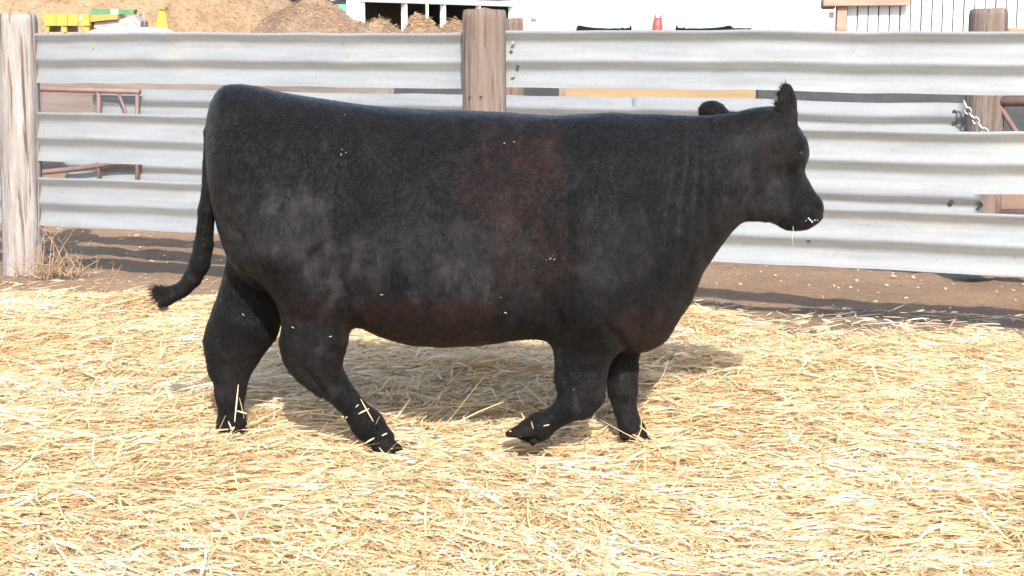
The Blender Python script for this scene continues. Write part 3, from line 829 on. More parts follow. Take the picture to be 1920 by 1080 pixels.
strands('tail_switch', [PT(330, 548, .06), PT(345, 544, .06), PT(320, 553, .06)], [(-.7, 0, -.3)] * 3, .05, .0014, .022, 500, var=.14)
strands('ear_hair', [PT(1466, 168, -.01), PT(1461, 180, -.01), PT(1472, 165, .0)], [(-.1, 0, 1), (-.45, -.1, 1), (.05, 0, 1)], .022, .0012, .007, 80)
strands('ear_hair', [PT(1462, 215, -.025), PT(1460, 200, -.02), PT(1466, 232, -.03)], [(-.4, -.4, .6), (-.5, -.3, .5), (-.1, -.6, -.2)], .032, .0014, .012, 130)
strands('ear_hair', [PT(1316, 205, .33), PT(1321, 198, .33), PT(1319, 214, .33)], [(-1, 0, .1), (-.7, 0, .5), (-1, 0, -.2)], .016, .001, .010, 60)
strands('poll_hair', [PT(1447, 207, .03), PT(1440, 206, .05), PT(1453, 208, .03)], [(.1, -.2, 1), (-.5, 0, 1), (.3, 0, .8)], .012, .001, .012, 80)

# straw caught on the coat and legs
P = []; az = []; pit = []; Ls = []; ws = []
def stalk_px(a, b_, w=.0055):
    ha, hb = hit(*a), hit(*b_)
    if ha[0] is None and hb[0] is None: return
    dpt = (ha[0] or hb[0]).y
    p = W(a[0], a[1], dpt - .008); q = W(b_[0], b_[1], (hb[0] or ha[0]).y - .008)
    d = q - p
    P.append((p + q) / 2); az.append(math.atan2(d.y, d.x)); pit.append(math.asin(max(-1, min(1, d.z / (d.length + 1e-9))))); Ls.append(d.length); ws.append(w)
for a, b_ in (((676, 748), (700, 790)), ((672, 758), (648, 784)), ((672, 776), (692, 766)), ((712, 780), (704, 796)), ((686, 830), (702, 821)), ((716, 817), (726, 812)), ((704, 836), (736, 841)), ((447, 720), (440, 790)), ((449, 745), (458, 785)), ((444, 770), (462, 775)),
             ((975, 808), (1030, 796)), ((996, 790), (1000, 804)), ((955, 808), (978, 812)), ((966, 818), (994, 816)), ((1180, 826), (1190, 834)), ((440, 800), (430, 806)), ((428, 790), (438, 812))):
    stalk_px(a, b_)
for cx_, cy_, n_, sp in ((640, 282, 10, 6), (1034, 490, 12, 9), (955, 560, 10, 16), (1075, 715, 2, 16), (950, 268, 4, 10), (440, 235, 2, 4), (640, 210, 2, 12), (708, 552, 3, 5), (600, 640, 4, 30), (430, 650, 4, 20)):
    for k in range(max(1, n_ // 2)):
        a = (cx_ + random.gauss(0, sp), cy_ + random.gauss(0, sp)); t = random.uniform(-.9, .9); l = random.choice((1, 1.5, 2, 3, 6))
        stalk_px(a, (a[0] + l * math.cos(t), a[1] - l * math.sin(t)), .0016)
n = len(P)
V2, F2, tn = ribbons(np.array([tuple(p) for p in P]), np.array(az), np.array(pit), np.array(Ls), np.array(ws), rng.uniform(.45, .95, n), rng.normal(0, .15, n), np.full(n, math.pi / 2) * .9)
me = np_mesh('straw_fleck', V2, F2, False); attr(me, 'tone', tn)
tag(link('caught_straw', me, M['straw']), 'loose pale straw bits clinging to the coat and legs of the cow', 'straw', kind='stuff')

# ------------------------------------------------------------------ guardrail fence
FA = Vector((G(80, 0 + 58 + 1, 0).x, 0, 0))
def fence_pt(px):
    """plan position of the rail face seen at this column"""
    d = 1.0 / (1 / 10.26 + (1 / 7.93 - 1 / 10.26) * (px - 80) / 1840.0)      # depth along the view axis at mid-rail
    return Vector(((px - 960) / FPX * d, d * 0.9995, 0))
A_, B_ = fence_pt(80), fence_pt(1920)
fd = (B_ - A_).normalized(); fnrm = Vector((fd.y, -fd.x, 0))
if fnrm.y > 0: fnrm = -fnrm                 # towards the camera
fence = empty('guardrail_fence', fence_pt(907))
tag(fence, 'corral fence of galvanised guardrail strips bolted to thick wooden posts', 'fence')
PROF = [(0, .070), (.005, .076), (.012, .078), (.020, .070), (.052, .008), (.062, .002), (.074, .002), (.10, .018), (.148, .068), (.158, .076), (.166, .076), (.176, .068), (.210, .010), (.222, .004), (.238, .008), (.29, .062), (.303, .074), (.312, .076)]
PROF = [(a, b_ * .42) for a, b_ in PROF]
PROF_B = [(.312 - a, .033 - b_) for a, b_ in reversed(PROF)]         # the other face of the strip
RO = -2.9
def alongr(px, off=RO):
    d = W(px, 200, 10) - Vector((0, 0, CAM_H)); q = A_ + fnrm * off
    t = (q - Vector((0, 0, CAM_H))).dot(fnrm) / d.dot(fnrm)
    return (Vector((0, 0, CAM_H)) + d * t - A_).dot(fd)
def along(px):
    p = fence_pt(px); return (p - A_).dot(fd)
def rail(s0, s1, ztop0, ztop1, off, seed, name='rail', par=None, prof=PROF):
    n_ = max(2, int((s1 - s0) / 0.06)); vs = []; fs = []
    K = len(prof)
    for i in range(n_ + 1):
        t = i / n_; s = s0 + (s1 - s0) * t
        wob = 0.006 * float(vnoise(s * 1.3, seed * 7.7)) + 0.003 * float(vnoise(s * 5, seed * 3.1))
        dent = 0.016 * float(vnoise(s * 2.1, seed * 5.3)) + 0.010 * max(0.0, float(vnoise(s * 3.7, seed * 9.1)) - .45)
        zt_ = ztop0 + (ztop1 - ztop0) * t + wob
        for j, (dz, dd) in enumerate(prof):
            e = 0.0
            if i in (0, n_): e = 0.012 * float(vnoise(j * 0.8, seed))
            p = A_ + fd * (s + e) + fnrm * (off + dd + dent * (0.4 + dz)) + Vector((0, 0, zt_ - dz))
            vs.append(p)
    # thin sheet: back skin 3 mm behind
    m_ = len(vs)
    vs += [v - fnrm * 0.003 for v in vs]
    for i in range(n_):
        for j in range(K - 1):
            a = i * K + j
            fs.append((a, a + 1, a + K + 1, a + K))
            fs.append((m_ + a, m_ + a + K, m_ + a + K + 1, m_ + a + 1))
    for i in range(n_):
        for j in (0, K - 1):
            a = i * K + j; fs.append((a, a + K, m_ + a + K, m_ + a))
    for i in (0, n_):
        for j in range(K - 1):
            a = i * K + j; fs.append((a, m_ + a, m_ + a + 1, a + 1))
    mb = MB(); mb.add(vs, fs, True)
    o = mb.build(name, M['galv'], par or fence)
    return o
def bolt(s, z, off, parent, r=.011):
    p = A_ + fd * s + fnrm * off + Vector((0, 0, z))
    MB().tube([p, p + fnrm * .012], [r, r * .8], 8, False).build('bolt', M['steel'], parent)
def bolt_hole(s, z, off, parent, r=.012):
    p = A_ + fd * s + fnrm * off + Vector((0, 0, z))
    mb = MB(); mb.tube([p - fnrm * .001, p + fnrm * .0015], [r, r], 9, False)
    mb.build('bolt_hole', M['hole_shade'], parent)
sL, sM, sR = along(35), along(907), along(1920)
FR = [(1.538, 1.552), (1.040, 1.055), (0.632, 0.648)]
jn = along(905)
zmid = lambda a, k: a[0] + (a[1] - a[0]) * k
kk = (jn - along(80)) / (sR - along(80))
fr = []
for i, a in enumerate(FR):
    l_o = rail(sL - 0.6, jn + 0.02, a[0] - 0.003 * i, zmid(a, kk) - 0.004, 0.0, 1 + i)
    r_o = rail(jn - 0.05, sR + 2.6, zmid(a, kk) + 0.004, a[1] + 0.006, 0.006, 4 + i)
    for dz in (0.04, 0.22):
        bolt(jn + 0.20, zmid(a, kk) - dz - 0.02, .026, r_o)
    for (ds, dz) in ((.23, .11), (.16, .24), (.28, .19)): bolt_hole(jn + ds * .8, zmid(a, kk) - dz, .021 if dz < .15 else .022, r_o, .010)
    fr.append(r_o)
bolt_hole(alongr(1524, .03), 0.646 - .170, .032, fr[2], .016)
RE = alongr(1850)
rear = empty('guardrail_fence', fence_pt(907) + fnrm * RO)
tag(rear, 'second row of guardrail strips showing through the gaps of the front fence', 'fence')
b1 = rail(alongr(178), jn + .1, 1.065, 1.072, RO, 11, par=rear, prof=PROF_B)
b2 = rail(alongr(120), jn + .1, 0.515, 0.52, RO, 12, par=rear, prof=PROF_B)
b3 = rail(jn - .1, alongr(1812), 1.076, 1.066, RO + .005, 13, par=rear, prof=PROF_B)
b4 = rail(jn - .1, RE, 0.524, 0.522, RO + .005, 14, par=rear, prof=PROF_B)
bolt_hole(alongr(1793), .40, RO + .027, b4, .017); bolt_hole(alongr(1846), .375, RO + .028, b4, .015)
bolt_hole(alongr(1791), 1.066 - .055, RO + .028, b3, .015); bolt_hole(alongr(1791), 1.066 - .13, RO + .012, b3, .015)

def post(s, off, r, ztop, lean=(0, 0), seed=0, parent=fence, name='post', mat='post'):
    base = A_ + fd * s + fnrm * off
    nn, mm = 40, 46; vs = []; fs = []
    ang = [2 * math.pi * k / nn for k in range(nn)]
    # drying checks: narrow grooves that run up the trunk
    checks = [(random.uniform(0, 2 * math.pi), random.uniform(.05, .10), random.uniform(.010, .022)) for _ in range(9)]
    for i in range(mm + 1):
        z = -0.1 + (ztop + 0.1) * i / mm
        for k, a in enumerate(ang):
            rr_ = r * (1.03 - 0.05 * i / mm) + 0.006 * float(vnoise(math.cos(a) * 2 + seed, math.sin(a) * 2, z * 1.2)) + 0.003 * float(vnoise(math.cos(a) * 9 + seed, math.sin(a) * 9, z * 2.2))
            for (ca, cw, cd) in checks:
                da = (a - ca - 0.12 * math.sin(z * 2 + ca) + math.pi) % (2 * math.pi) - math.pi
                rr_ -= cd * math.exp(-(da / cw) ** 2) * max(0.0, math.sin(z * 1.7 + ca * 3) * .6 + .6)
            top = 0.0
            if i == mm: top = 0.012 * float(vnoise(math.cos(a) * 2, math.sin(a) * 2, seed + .5))
            if i == mm: rr_ *= 0.95
            vs.append(base + Vector((rr_ * math.cos(a) + lean[0] * z, rr_ * math.sin(a) + lean[1] * z, z + top)))
    for i in range(mm):
        for k in range(nn):
            fs.append((i * nn + k, i * nn + (k + 1) % nn, i * nn + nn + (k + 1) % nn, i * nn + nn + k))
    c_ = len(vs); vs.append(base + Vector((lean[0] * ztop, lean[1] * ztop, ztop + .006)))
    for k in range(nn): fs.append((mm * nn + k, mm * nn + (k + 1) % nn, c_))
    mb = MB(); mb.add(vs, fs, True)
    return mb.build(name, M[mat], parent)
pl = post(alongr(28, .05), .05, .126, 1.655, (.030, 0), 1, mat='pale_post')
pl['label'] = 'pale cracked post at the left end of the fence'
pm = post(alongr(907, .06), .06, .124, 1.665, (.004, 0), 2)
pm['label'] = 'grey brown post rising above the middle of the back of the cow'
for dx_ in (-.03, .035):
    p = A_ + fd * (alongr(907, .06) + dx_) + fnrm * (.06 + .121) + Vector((0, 0, 1.19))
    MB().tube([p - fnrm * .004, p + fnrm * .003], [.008, .008], 8, False).build('nail_hole', M['hole_shade'], pm)
gp_ = W(1846, 60, 8.75)
gpo = post(alongr(1846, RO - .14), RO - .14, .132, 1.695, (0, 0), 3, rear)
gpo['label'] = 'thick wooden post rising behind the rails at the right'
sp_ = post(alongr(962, RO - .1), RO - .1, .08, 1.64, (0, 0), 5, rear); sp_['label'] = 'post of the back row half hidden by the middle post'

# ------------------------------------------------------------------ red pipe gates behind the fence
def along_pt(px, py, off):
    """point seen at a pixel on the plane parallel to the fence, off metres nearer"""
    o = Vector((0, 0, CAM_H)); d = W(px, py, 10) - o
    q = A_ + fnrm * off
    t = (q - o).dot(fnrm) / d.dot(fnrm)
    return o + d * t
g1 = empty('red_pipe_gate', (along_pt(165, 170, RO + .1).x, along_pt(165, 170, RO + .1).y, 0))
tag(g1, 'old reddish pipe gate seen between the rails beside the left post', 'gate')
ap = lambda px, py: along_pt(px, py, RO + .1)
def pipe(pts, r, parent, name='pipe', mat='redpipe'): return MB().tube(pts, r, 10).build(name, M[mat], parent)
pipe([ap(-60, 163), ap(90, 167), ap(262, 172)], .024, g1)
pipe([ap(-60, 326), ap(80, 323), ap(150, 316), ap(210, 306), ap(262, 303)], .024, g1)
for px_ in (75, 185, 257): pipe([ap(px_, 172), ap(px_, 398)], .017, g1, 'upright')
pipe([ap(-60, 398), ap(262, 398)], .024, g1)
pipe([ap(222, 175), ap(236, 210), ap(225, 300)], .012, g1, 'brace')
g2 = empty('red_pipe_gate', (along_pt(1960, 170, RO - .1).x, along_pt(1960, 170, RO - .1).y, 0))
tag(g2, 'red pipe gate seen between the rails at the right edge', 'gate')
ap2 = lambda px, py: along_pt(px, py, RO - .1)
pipe([ap2(1868, 190), ap2(1868, 494)], .036, g2, 'upright')
pipe([ap2(1868, 190), ap2(2300, 188)], .036, g2)
pipe([ap2(1868, 400), ap2(2300, 400)], .032, g2)
pipe([ap2(1868, 494), ap2(2300, 500)], .032, g2)
pipe([ap2(1872, 196), ap2(1960, 330), ap2(2080, 492)], .018, g2, 'brace')
pipe([ap2(2080, 190), ap2(2080, 497)], .022, g2, 'upright')
pipe([ap2(2300, 188), ap2(2300, 500)], .036, g2, 'upright')

# chain holding the gate
ch = empty('gate_chain', along_pt(1830, 215, RO + .12)); tag(ch, 'short galvanised chain hanging by the red gate at the right', 'chain')
cpts = [along_pt(a, b_, RO + .12) for a, b_ in ((1808, 190), (1812, 203), (1818, 213), (1826, 222), (1834, 231), (1842, 242), (1850, 250))]
def torus(c, ax1, ax2, R1, R2, r, n1=12, n2=6):
    vs = []; fs = []
    nrm = ax1.cross(ax2).normalized()
    for i in range(n1):
        a = 2 * math.pi * i / n1
        cc = c + ax1 * (math.cos(a) * R1) + ax2 * (math.sin(a) * R2)
        o = (ax1 * math.cos(a) + ax2 * math.sin(a))
        for k in range(n2):
            b_ = 2 * math.pi * k / n2
            vs.append(cc + o * (r * math.cos(b_)) + nrm * (r * math.sin(b_)))
    for i in range(n1):
        for k in range(n2):
            fs.append((i * n2 + k, ((i + 1) % n1) * n2 + k, ((i + 1) % n1) * n2 + (k + 1) % n2, i * n2 + (k + 1) % n2))
    return vs, fs
for i in range(len(cpts) - 1):
    a, b_ = cpts[i], cpts[i + 1]
    d = (b_ - a); ln = d.length; d.normalize()
    sd_ = d.cross(fnrm).normalized() if i % 2 else fnrm
    vs, fs = torus((a + b_) / 2, d, sd_, ln * .62, .02, .0065)
    mb = MB(); mb.add(vs, fs, True); mb.build('chain_link', M['steel'], ch)

# ------------------------------------------------------------------ dry weed at the left post
wd_ = empty('dry_weed', G(100, 490)); tag(wd_, 'dry brown tumbleweed clump against the left fence post', 'weed')
P = []; az = []; pit = []; Ls = []; ws = []
wb = along_pt(100, 470, .16); wb.z = 0
mb = MB()
for k in range(60):
    p = wb + Vector((random.gauss(0, .10), random.gauss(0, .06), random.uniform(0, .03)))
    d = Vector((random.gauss(0.05, .5), random.gauss(0, .4), random.uniform(.25, 1.1))).normalized()
    l = random.uniform(.06, .22)
    pts = [p, p + d * l * .5 + Vector((random.gauss(0, .015), 0, 0)), p + d * l + Vector((random.gauss(0, .04), random.gauss(0, .03), -l * .12))]
    mb.tube(pts, [.0034, .0025, .001], 4, True, False)
    for j in range(3):
        q = pts[1].lerp(pts[2], random.random()); e = q + Vector((random.gauss(0, .035), random.gauss(0, .03), random.gauss(.02, .03)))
        mb.tube([q, e], [.0016, .0008], 3, True, False)
mb.build('stems', M['weed'], wd_)
mb = MB()
for k in range(9):
    p = wb + Vector((random.gauss(-.02, .05), random.gauss(0, .04), 0))
    l = random.uniform(.24, .42); d = Vector((random.gauss(-.02, .22), random.gauss(0, .15), 1)).normalized()
    mb.tube([p, p + d * l * .6, p + d * l + Vector((random.gauss(.02, .05), 0, 0))], [.003, .002, .0008], 4, True, False)
    for j in range(6):
        q = p + d * l * random.uniform(.45, 1); e = q + Vector((random.gauss(0, .04), random.gauss(0, .03), random.gauss(.02, .02)))
        mb.tube([q, e], [.0014, .0007], 3, True, False)
mb.build('stalks', M['weed'], wd_)

# ------------------------------------------------------------------ things beyond the fence
# feed bunk with dark rubber side and a yellow plank
def bunk(x0, x1, Yd, ztop, zbot, mat, label, name='feed_bunk'):
    o = empty(name, ((x0 + x1) / 2, Yd, 0)); tag(o, label, 'feed bunk', 'feed bunks behind the fence')
    L_ = x1 - x0
    MB().box(((x0 + x1) / 2, Yd, (ztop + zbot) / 2), (L_, .05, ztop - zbot)).build('front_panel', mat, o)
    MB().box(((x0 + x1) / 2, Yd + .7, (ztop + zbot) / 2), (L_, .05, ztop - zbot)).build('back_panel', mat, o)
    MB().box(((x0 + x1) / 2, Yd + .35, zbot + .03), (L_ - .01, .64, .05)).build('floor', mat, o)
    k = max(2, int(L_ / 1.8) + 1)
    for i in range(k):
        xx_ = x0 + .08 + (L_ - .16) * i / (k - 1)
        MB().box((xx_, Yd + .075, zbot / 2 + .05), (.1, .09, zbot + .1)).build('leg', M['timber'], o)
    return o
xa, xb = W(1420, 180, 18).x, W(2300, 180, 18).x
bunk(xa, xb, 18, 1.2, .42, M['dark_panel'], 'long dark feed bunk seen through the gap right of the head of the cow')
xa, xb = W(1060, 180, 17.6).x, W(1416, 180, 17.6).x
bunk(xa, xb, 17.6, 1.16, .60, M['plank'], 'yellow plank feed bunk seen through the gap left of the cow ears')
xa, xb = W(-300, 180, 17.2).x, W(730, 180, 17.2).x
bunk(xa, xb, 17.2, 1.06, .45, M['old_timber'], 'weathered timber feed bunk seen through the gap beside the left post')
xa, xb = W(735, 170, 18.5).x, W(1048, 170, 18.5).x
bunk(xa, xb, 18.5, 1.2, .42, M['dark_panel'], 'dark feed bunk seen through the gap beside the middle post')

def mound(name, cx, cy, rx, ry, h, mat, label, cat, seed, pw=1.0, rough=.12, tufts=0):
    n_ = 70
    t = np.linspace(-1.0, 1.0, n_); X, Y = np.meshgrid(t, t, indexing='ij')
    ang_n = fbm(X * 1.7 + seed, Y * 1.7, seed, 3)
    r = np.sqrt(X ** 2 + Y ** 2) * (1 + 0.10 * ang_n)
    z = h * np.clip(1 - r ** 2, -0.05, 1) ** 1.0 if pw == 1 else h * np.sign(1 - r) * np.abs(np.clip(1 - r, -.05, 1)) ** pw
    z = z + rough * h * fbm(X * 5 + seed, Y * 5, seed * 2, 4) * np.clip(1.1 - r, 0, 1)
    Vv = np.stack([X * rx + cx, Y * ry + cy, z - .04], -1).reshape(-1, 3)
    idx = np.arange(n_ * n_).reshape(n_, n_)
    Fq = np.stack([idx[:-1, :-1], idx[1:, :-1], idx[1:, 1:], idx[:-1, 1:]], -1).reshape(-1, 4)
    Fq = Fq[(r.reshape(-1)[Fq] < 1.06).any(1)]
    me = np_mesh(name, Vv, Fq)
    o = link(name, me, mat); tag(o, label, cat)
    if tufts:
        ii = rng.integers(0, len(Fq), tufts)
        c_ = Vv[Fq[ii]].mean(1) + rng.normal(0, .03, (tufts, 3)); c_[:, 2] += .03
        tn_ = np.clip(.35 + rng.normal(0, .18, tufts) + .2 * fbm(c_[:, 0], c_[:, 1], c_[:, 2], 2), 0, 1)
        V2, F2, t2 = ribbons(c_, rng.uniform(0, 6.28, tufts), rng.normal(0, .5, tufts), rng.uniform(.06, .2, tufts), rng.uniform(.008, .02, tufts), tn_, rng.normal(0, .3, tufts), rng.uniform(0, 3, tufts))
        mt = np_mesh('loose_stalks', V2, F2, False); attr(mt, 'tone', t2)
        s_ = link('loose_stalks', mt, M['oldstraw'], o); s_['kind'] = 'stuff'
    return o
M['oldstraw'] = straw_mat('old_straw', [(0.0, (0.20, 0.12, 0.06)), (0.4, (0.42, 0.27, 0.14)), (0.8, (0.60, 0.43, 0.25)), (1.0, (0.66, 0.52, 0.36))])
mound('hay_pile', W(120, 30, 48).x, 50, 8.2, 7, 5.2, M['haypile'], 'tall tan pile of loose hay at the top left', 'hay pile', 1.7, 1, .07, 16000)
mound('old_hay_mound', W(570, 30, 40).x, 41, 2.6, 2.4, 2.33, M['manure'], 'brown weathered hay mound left of the open shed', 'mound', 4.1, 1, .06, 5000)
mound('old_hay_mound', W(690, 30, 38).x, 39, 1.9, 1.6, 1.82, M['manure'], 'low brown slope running right from the big hay mound', 'mound', 9.4, 1, .07, 3000)
mound('hay_heap', W(783, 30, 36).x, 37, 1.0, 1.0, 1.93, M['manure'], 'small straw coloured heap in front of the open shed', 'mound', 6.2, 1, .07, 2500)
mound('hay_heap', W(850, 30, 37).x, 38, 1.1, 1.0, 1.75, M['manure'], 'low brown heap beside the middle fence post', 'mound', 3.2, 1, .07, 2000)

# open-fronted shed
sA, sB = W(676, 20, 140), W(960, 20, 168)
sA.z = sB.z = 0
shed = empty('open_shed', (sA + sB) / 2); tag(shed, 'long open fronted shed with white posts and a pale metal roof', 'shed')
sdv = (sB - sA).normalized(); snv = Vector((sdv.y, -sdv.x, 0)); snv = snv if snv.y < 0 else -snv
Ls_ = (sB - sA).length
Ms = Matrix(((sdv.x, -snv.x, 0), (sdv.y, -snv.y, 0), (0, 0, 1))).to_4x4()
def sb(name, s, o_, z, d, mat, bev=0):
    MB().box(sA + sdv * s + snv * o_ + Vector((0, 0, z)), d, Ms, bev).build(name, mat, shed)
for k in range(5): sb('post', Ls_ * k / 4.06 + .2, 0, 2.0, (.42, .4, 4.0), M['white'])
sb('fascia', Ls_ / 2, .3, 4.28, (Ls_ + 1.4, .12, .52), M['sheet'])
sb('roof', Ls_ / 2, -5.0, 4.75, (Ls_ + 1.6, 10.8, .25), M['sheet'])
sb('back_wall', Ls_ / 2, -10.2, 2.2, (Ls_, .2, 4.4), M['dark_panel'])  # shade of the deep shed put into the near-black wall colour
sb('side_wall', -.15, -5, 2.2, (.15, 9.6, 4.4), M['dark_panel'])
sb('side_wall', Ls_ + .15, -5, 2.2, (.15, 9.6, 4.4), M['dark_panel'])
# small teal and white outbuilding left of it
tb = empty('teal_outbuilding', W(650, 60, 120)); tb.location.z = 0
bpy.context.view_layer.update()
tag(tb, 'small white outbuilding with teal end left of the open shed', 'building')
pw_ = W(650, 20, 120)
MB().box((pw_.x + .42, 121, 2.0), (.84, 2, 4.0)).build('wall', M['white'], tb)
MB().box((pw_.x - .42, 121, 1.75), (.82, 2, 3.5)).build('end_wall', M['teal'], tb)
MB().box((pw_.x - .1, 121, 4.06), (2.2, 2.3, .12), Matrix.Rotation(math.radians(-14), 4, 'Y')).build('roof', M['sheet'], tb)
MB().box((pw_.x - .42, 119.98, 1.0), (.5, .04, 2.0)).build('door', M['grey'], tb)

# yellow and green farm machine in front of the hay pile
YM = 34.0
fm = empty('harvester_header', (W(160, 60, YM).x, YM, 0)); tag(fm, 'yellow and green harvester header parked before the hay pile', 'farm machine')
def panel(name, poly, mat, y0=YM, th=.5, parent=fm):
    vs = [W(a, b_, y0) for a, b_ in poly]; n_ = len(vs)
    vs2 = [v + Vector((0, th, 0)) for v in vs]
    fs = [tuple(range(n_)), tuple(reversed(range(n_, 2 * n_)))] + [(i, i + n_, (i + 1) % n_ + n_, (i + 1) % n_) for i in range(n_)]
    mb = MB(); mb.add(vs + vs2, fs)
    return mb.build(name, mat, parent)
panel('housing', [(82, 26), (166, 27), (168, 48), (84, 48)], M['yellow'], YM, 1.2)
panel('skirt', [(86, 48.3), (93, 48.3), (91, 60), (88, 60)], M['yellow'], YM + .05, .9)
panel('skirt', [(117, 48.3), (125, 48.3), (125, 60), (118, 60)], M['yellow'], YM + .05, .9)
panel('skirt', [(157, 48.3), (168, 48.3), (167, 60), (159, 60)], M['yellow'], YM + .05, .9)
panel('side_shield', [(166.5, 28), (220, 27), (221, 36), (168, 41)], M['orange'], YM + .1, .8)
panel('top_bar', [(167, 18), (205, 16), (206, 26.5), (170, 26.8)], M['green'], YM + .3, .3)
panel('top_bar', [(222, 18), (252, 17.5), (250, 26.5), (221, 27)], M['green'], YM + .3, .3)
panel('reel', [(206.5, 16.5), (221.5, 17), (221.5, 26.8), (206.5, 26.6)], M['sheet'], YM + .32, .3)
panel('auger_trough', [(176, 42), (222, 37), (250, 29), (264, 40), (263, 52), (176, 53)], M['grey'], YM + .2, .7)
panel('base_frame', [(84, 60.5), (262, 60.5), (262, 66), (84, 66)], M['grey'], YM + .1, .7)
for px_ in (103, 124, 145):
    panel('rib', [(px_, 26.6), (px_ + 2, 26.6), (px_ + 2, 47.6), (px_, 47.6)], M['orange'], YM - .03, .028)
panel('hatch', [(146, 30), (154, 30), (154, 40), (146, 40)], M['grey'], YM - .02, .018)
for px_ in (95, 165, 250):
    a = W(px_, 62, YM + .4)
    MB().tube([(a.x, YM + .15, .48), (a.x, YM + .45, .48)], .48, 18, False).build('wheel', M['tyre'], fm)
    MB().box((a.x, YM + .4, 1.0), (.12, .2, .95)).build('strut', M['grey'], fm)
MB().tube([W(272, 52, YM + .2), W(268, 24, YM + .2), W(262, 30, YM + .2)], .02, 6).build('hose', M['grey'], fm)
# yellow tapered chute beside it
yc_ = empty('yellow_chute', (W(303, 60, YM).x, YM + 1, 0)); tag(yc_, 'upright tapered yellow chute standing before the hay pile', 'chute')
panel('spout', [(298, 17), (308, 18), (315, 56), (291, 56)], M['yellow'], YM + 1, .3, yc_)
panel('hood', [(295, 12), (309, 13), (308.5, 17.7), (297.5, 16.7)], M['orange'], YM + .95, .4, yc_)
a = W(303, 56, YM + 1)
MB().box((a.x, YM + 1.15, a.z / 2), (.12, .2, a.z)).build('leg', M['grey'], yc_)

# silver pickup, only its roof shows over the top rail
YT = 27.0
pk = empty('pickup_truck', (W(228, 55, YT).x, YT, 0)); tag(pk, 'silver pickup roof just above the top rail at the left', 'pickup')
vs = []; fs = []
cxp = W(226, 55, YT).x
ztp = W(226, 50.5, YT).z
cs_ = [(-.62, -.30), (-.56, -.05), (-.42, -.012), (0, 0), (.42, -.012), (.56, -.05), (.62, -.30), (.70, RO + .1), (-.70, RO + .1)]
for yy in (0, .35, 1.3, 1.6):
    k_ = -.04 if yy in (0, 1.6) else 0
    for a, b_ in cs_: vs.append((cxp + a, YT + yy, ztp + b_ + (k_ if b_ > -.6 else 0)))
nn = len(cs_)
for i in range(3):
    for k in range(nn): fs.append((i * nn + k, i * nn + (k + 1) % nn, (i + 1) * nn + (k + 1) % nn, (i + 1) * nn + k))
fs += [tuple(range(nn)), tuple(reversed(range(3 * nn, 4 * nn)))]
mb = MB(); mb.add(vs, fs); mb.build('cab', M['silver'], pk)
MB().box((cxp, YT - .012, ztp - .3), (1.1, .02, .34)).build('rear_window', M['glass'], pk)
MB().box((cxp, YT + .3, ztp - .92), (1.8, 4.6, .58), None, .08).build('body', M['silver'], pk)
for sx in (-.78, .78):
    for yy in (-1.2, 2.0): MB().tube([(cxp + sx - .1, YT + yy, .36), (cxp + sx + .1, YT + yy, .36)], .36, 20, False).build('wheel', M['tyre'], pk)

# red marker with two prongs
rm = empty('red_tank', (W(1233, 50, 30).x, 30, 0)); tag(rm, 'small red upright tank with two dark prongs on the skyline', 'tank')
a = W(1233, 33, 30)
MB().tube([(a.x, 30, .2), (a.x, 30, a.z - .16), (a.x, 30, a.z - .03), (a.x, 30, a.z)], [.095, .095, .075, .03], 14).build('body', M['redpaint'], rm)
for px_, dxx in ((1228, .012), (1239, .02)):
    p = W(px_, 36, 30); MB().tube([p, p + Vector((dxx, 0, .185))], .016, 8).build('prong', M['grey'], rm)
MB().box((a.x, 30, .1), (.3, .3, .2)).build('base', M['grey'], rm)
# thin white pole
p = W(1001, 30, 22)
wp = empty('white_pole', (p.x, 22, 0)); tag(wp, 'thin white pole on the skyline right of the middle post', 'pole')
MB().tube([(p.x, 22, 0), (p.x, 22, 2.6)], .017, 8).build('shaft', M['white'], wp)
MB().tube([(p.x, 22, 1.68), (p.x, 22, 1.75)], .035, 8).build('collar', M['grey'], wp)

# far black cattle: the same animal, seen over the top rail
def far_cow(px, Yd, flip, zoff, label):
    o = cow.copy(); C.objects.link(o)
    o.name = 'black_cow'
    x_t = W(px, 50, Yd).x
    sgn = -1 if flip else 1
    o.matrix_world = Matrix.Translation((x_t, Yd, float(gz(np.array(x_t), np.array(Yd))) + zoff)) @ Matrix.Rotation(math.radians(180 if flip else 12), 4, 'Z') @ Matrix.Translation((0, -CY, 0))
    tag(o, label, 'cow', 'far black cattle on the skyline')
far_cow(1135, 62, False, -.06, 'far black cow on the skyline left of the red tank')
far_cow(1318, 62, True, -.06, 'far black cow on the skyline right of the red tank')
far_cow(1405, 70, True, -.04, 'far black cow on the skyline beside the pale windbreak')

# windbreaks
def windbreak(name, xa, xb, Yd, z0, z1, bw, gap, mat, label, beam=True, slope=0.0, rails_=True, rot=0):
    o = empty(name, ((xa + xb) / 2, Yd, 0)); tag(o, label, 'windbreak')
    x = xa; me = None
    L_ = xb - xa
    base = None
    while x < xb - bw * .4:
        h_ = (z1 - z0) + random.uniform(-.02, .02)
        if base is None:
            mb = MB(); mb.box((0, 0, 0), (bw, .025, 1.0), None, .006)
            base = bpy.data.meshes.new('board'); base.from_pydata(mb.v, [], mb.f); base.materials.append(mat)
        b_ = bpy.data.objects.new('board', base); C.objects.link(b_)
        b_.parent = o
        b_.location = (x + bw / 2 - (xa + xb) / 2, random.uniform(-.008, .008) + slope * (x - xa), z0 + h_ / 2)
        b_.rotation_euler = (0, random.gauss(0, .004), random.gauss(0, .03))
        b_.scale = (random.uniform(.93, 1.0), 1, h_)
        x += bw + gap
    return o
Yw = 24.0
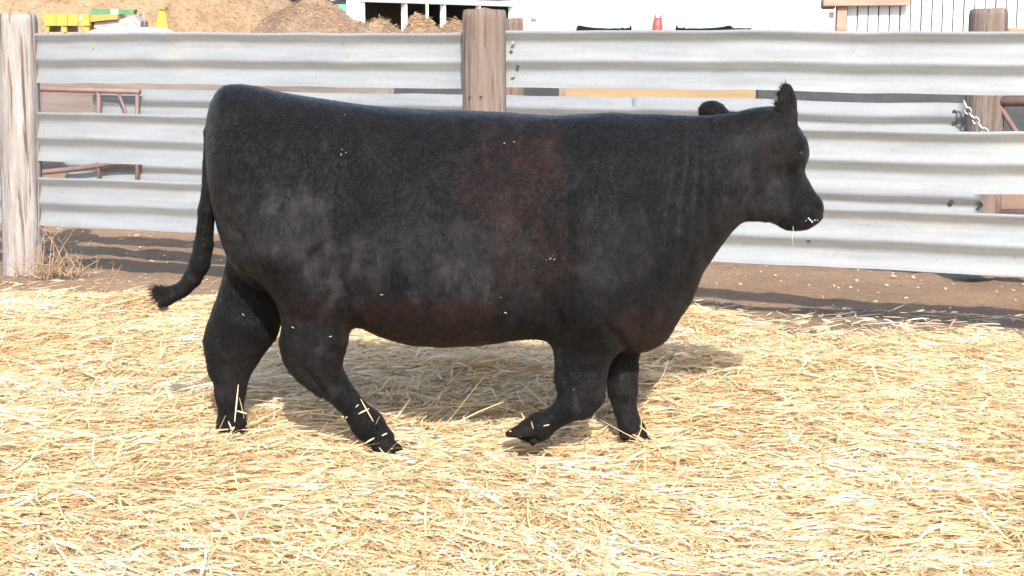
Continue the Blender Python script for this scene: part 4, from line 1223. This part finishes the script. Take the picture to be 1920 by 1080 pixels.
x0w, x1w = W(1588, 30, Yw).x, W(2060, 30, Yw).x
w1 = windbreak('windbreak_fence', x0w, x1w, Yw, .1, 2.62, .145, .012, M['board'], 'white board windbreak with a timber frame at the top right')
MB().box(((x0w + x1w) / 2, Yw + .035, 1.3), (x1w - x0w, .012, 2.5)).build('backing', M['grey'], w1)
pp = W(1576, 30, Yw)
MB().box((pp.x, Yw - .05, 1.0), (.15, .14, 2.0), None, .01).build('post', M['timber'], w1)
MB().box((W(1620, 0, Yw).x, Yw - .16, 1.97), (W(1702, 0, Yw).x - W(1540, 0, Yw).x, .10, .12), Matrix.Rotation(math.radians(-.6), 4, 'Y'), .012).build('beam', M['timber'], w1)
MB().box((W(1552, 0, Yw).x, Yw - .03, 1.94), (.2, .1, .15), None, .02).build('beam', M['timber'], w1)
MB().box((W(1800, 0, Yw).x, Yw + .08, .5), (x1w - x0w, .05, .12)).build('crossbar', M['timber'], w1)
MB().box((W(1800, 0, Yw).x, Yw + .08, 1.4), (x1w - x0w, .05, .12)).build('crossbar', M['timber'], w1)
MB().box((W(1560, 0, Yw).x, Yw + .04, .95), (.06, .03, 1.75)).build('board', M['board'], w1)
Yx = 36.0
x0x, x1x = W(1412, 30, Yx).x, W(1585, 30, Yx).x
w2 = windbreak('windbreak_fence', x0x, x1x, Yx, .2, 2.02, .17, .008, M['sheet'], 'pale metal windbreak on the skyline left of the timber framed one')
MB().box(((x0x + x1x) / 2, Yx + .035, 1.1), (x1x - x0x, .012, 1.78)).build('backing', M['sheet'], w2)
MB().box((x0x - .02, Yx - .03, 1.0), (.04, .05, 2.06)).build('post', M['grey'], w2)
# timber resting behind the top rail, far right
a = along_pt(1905, 54, RO - .25)
tb2 = MB().box((a.x + .25, a.y + .05, a.z - .04), (.62, .12, .09), None, .01).build('timber_rail', M['plank'])
tag(tb2, 'yellowish timber just above the top rail at the far right', 'timber')
MB().box((a.x + .3, a.y + .06, (a.z - .08) / 2), (.1, .1, a.z - .08)).build('post', M['timber'], tb2)
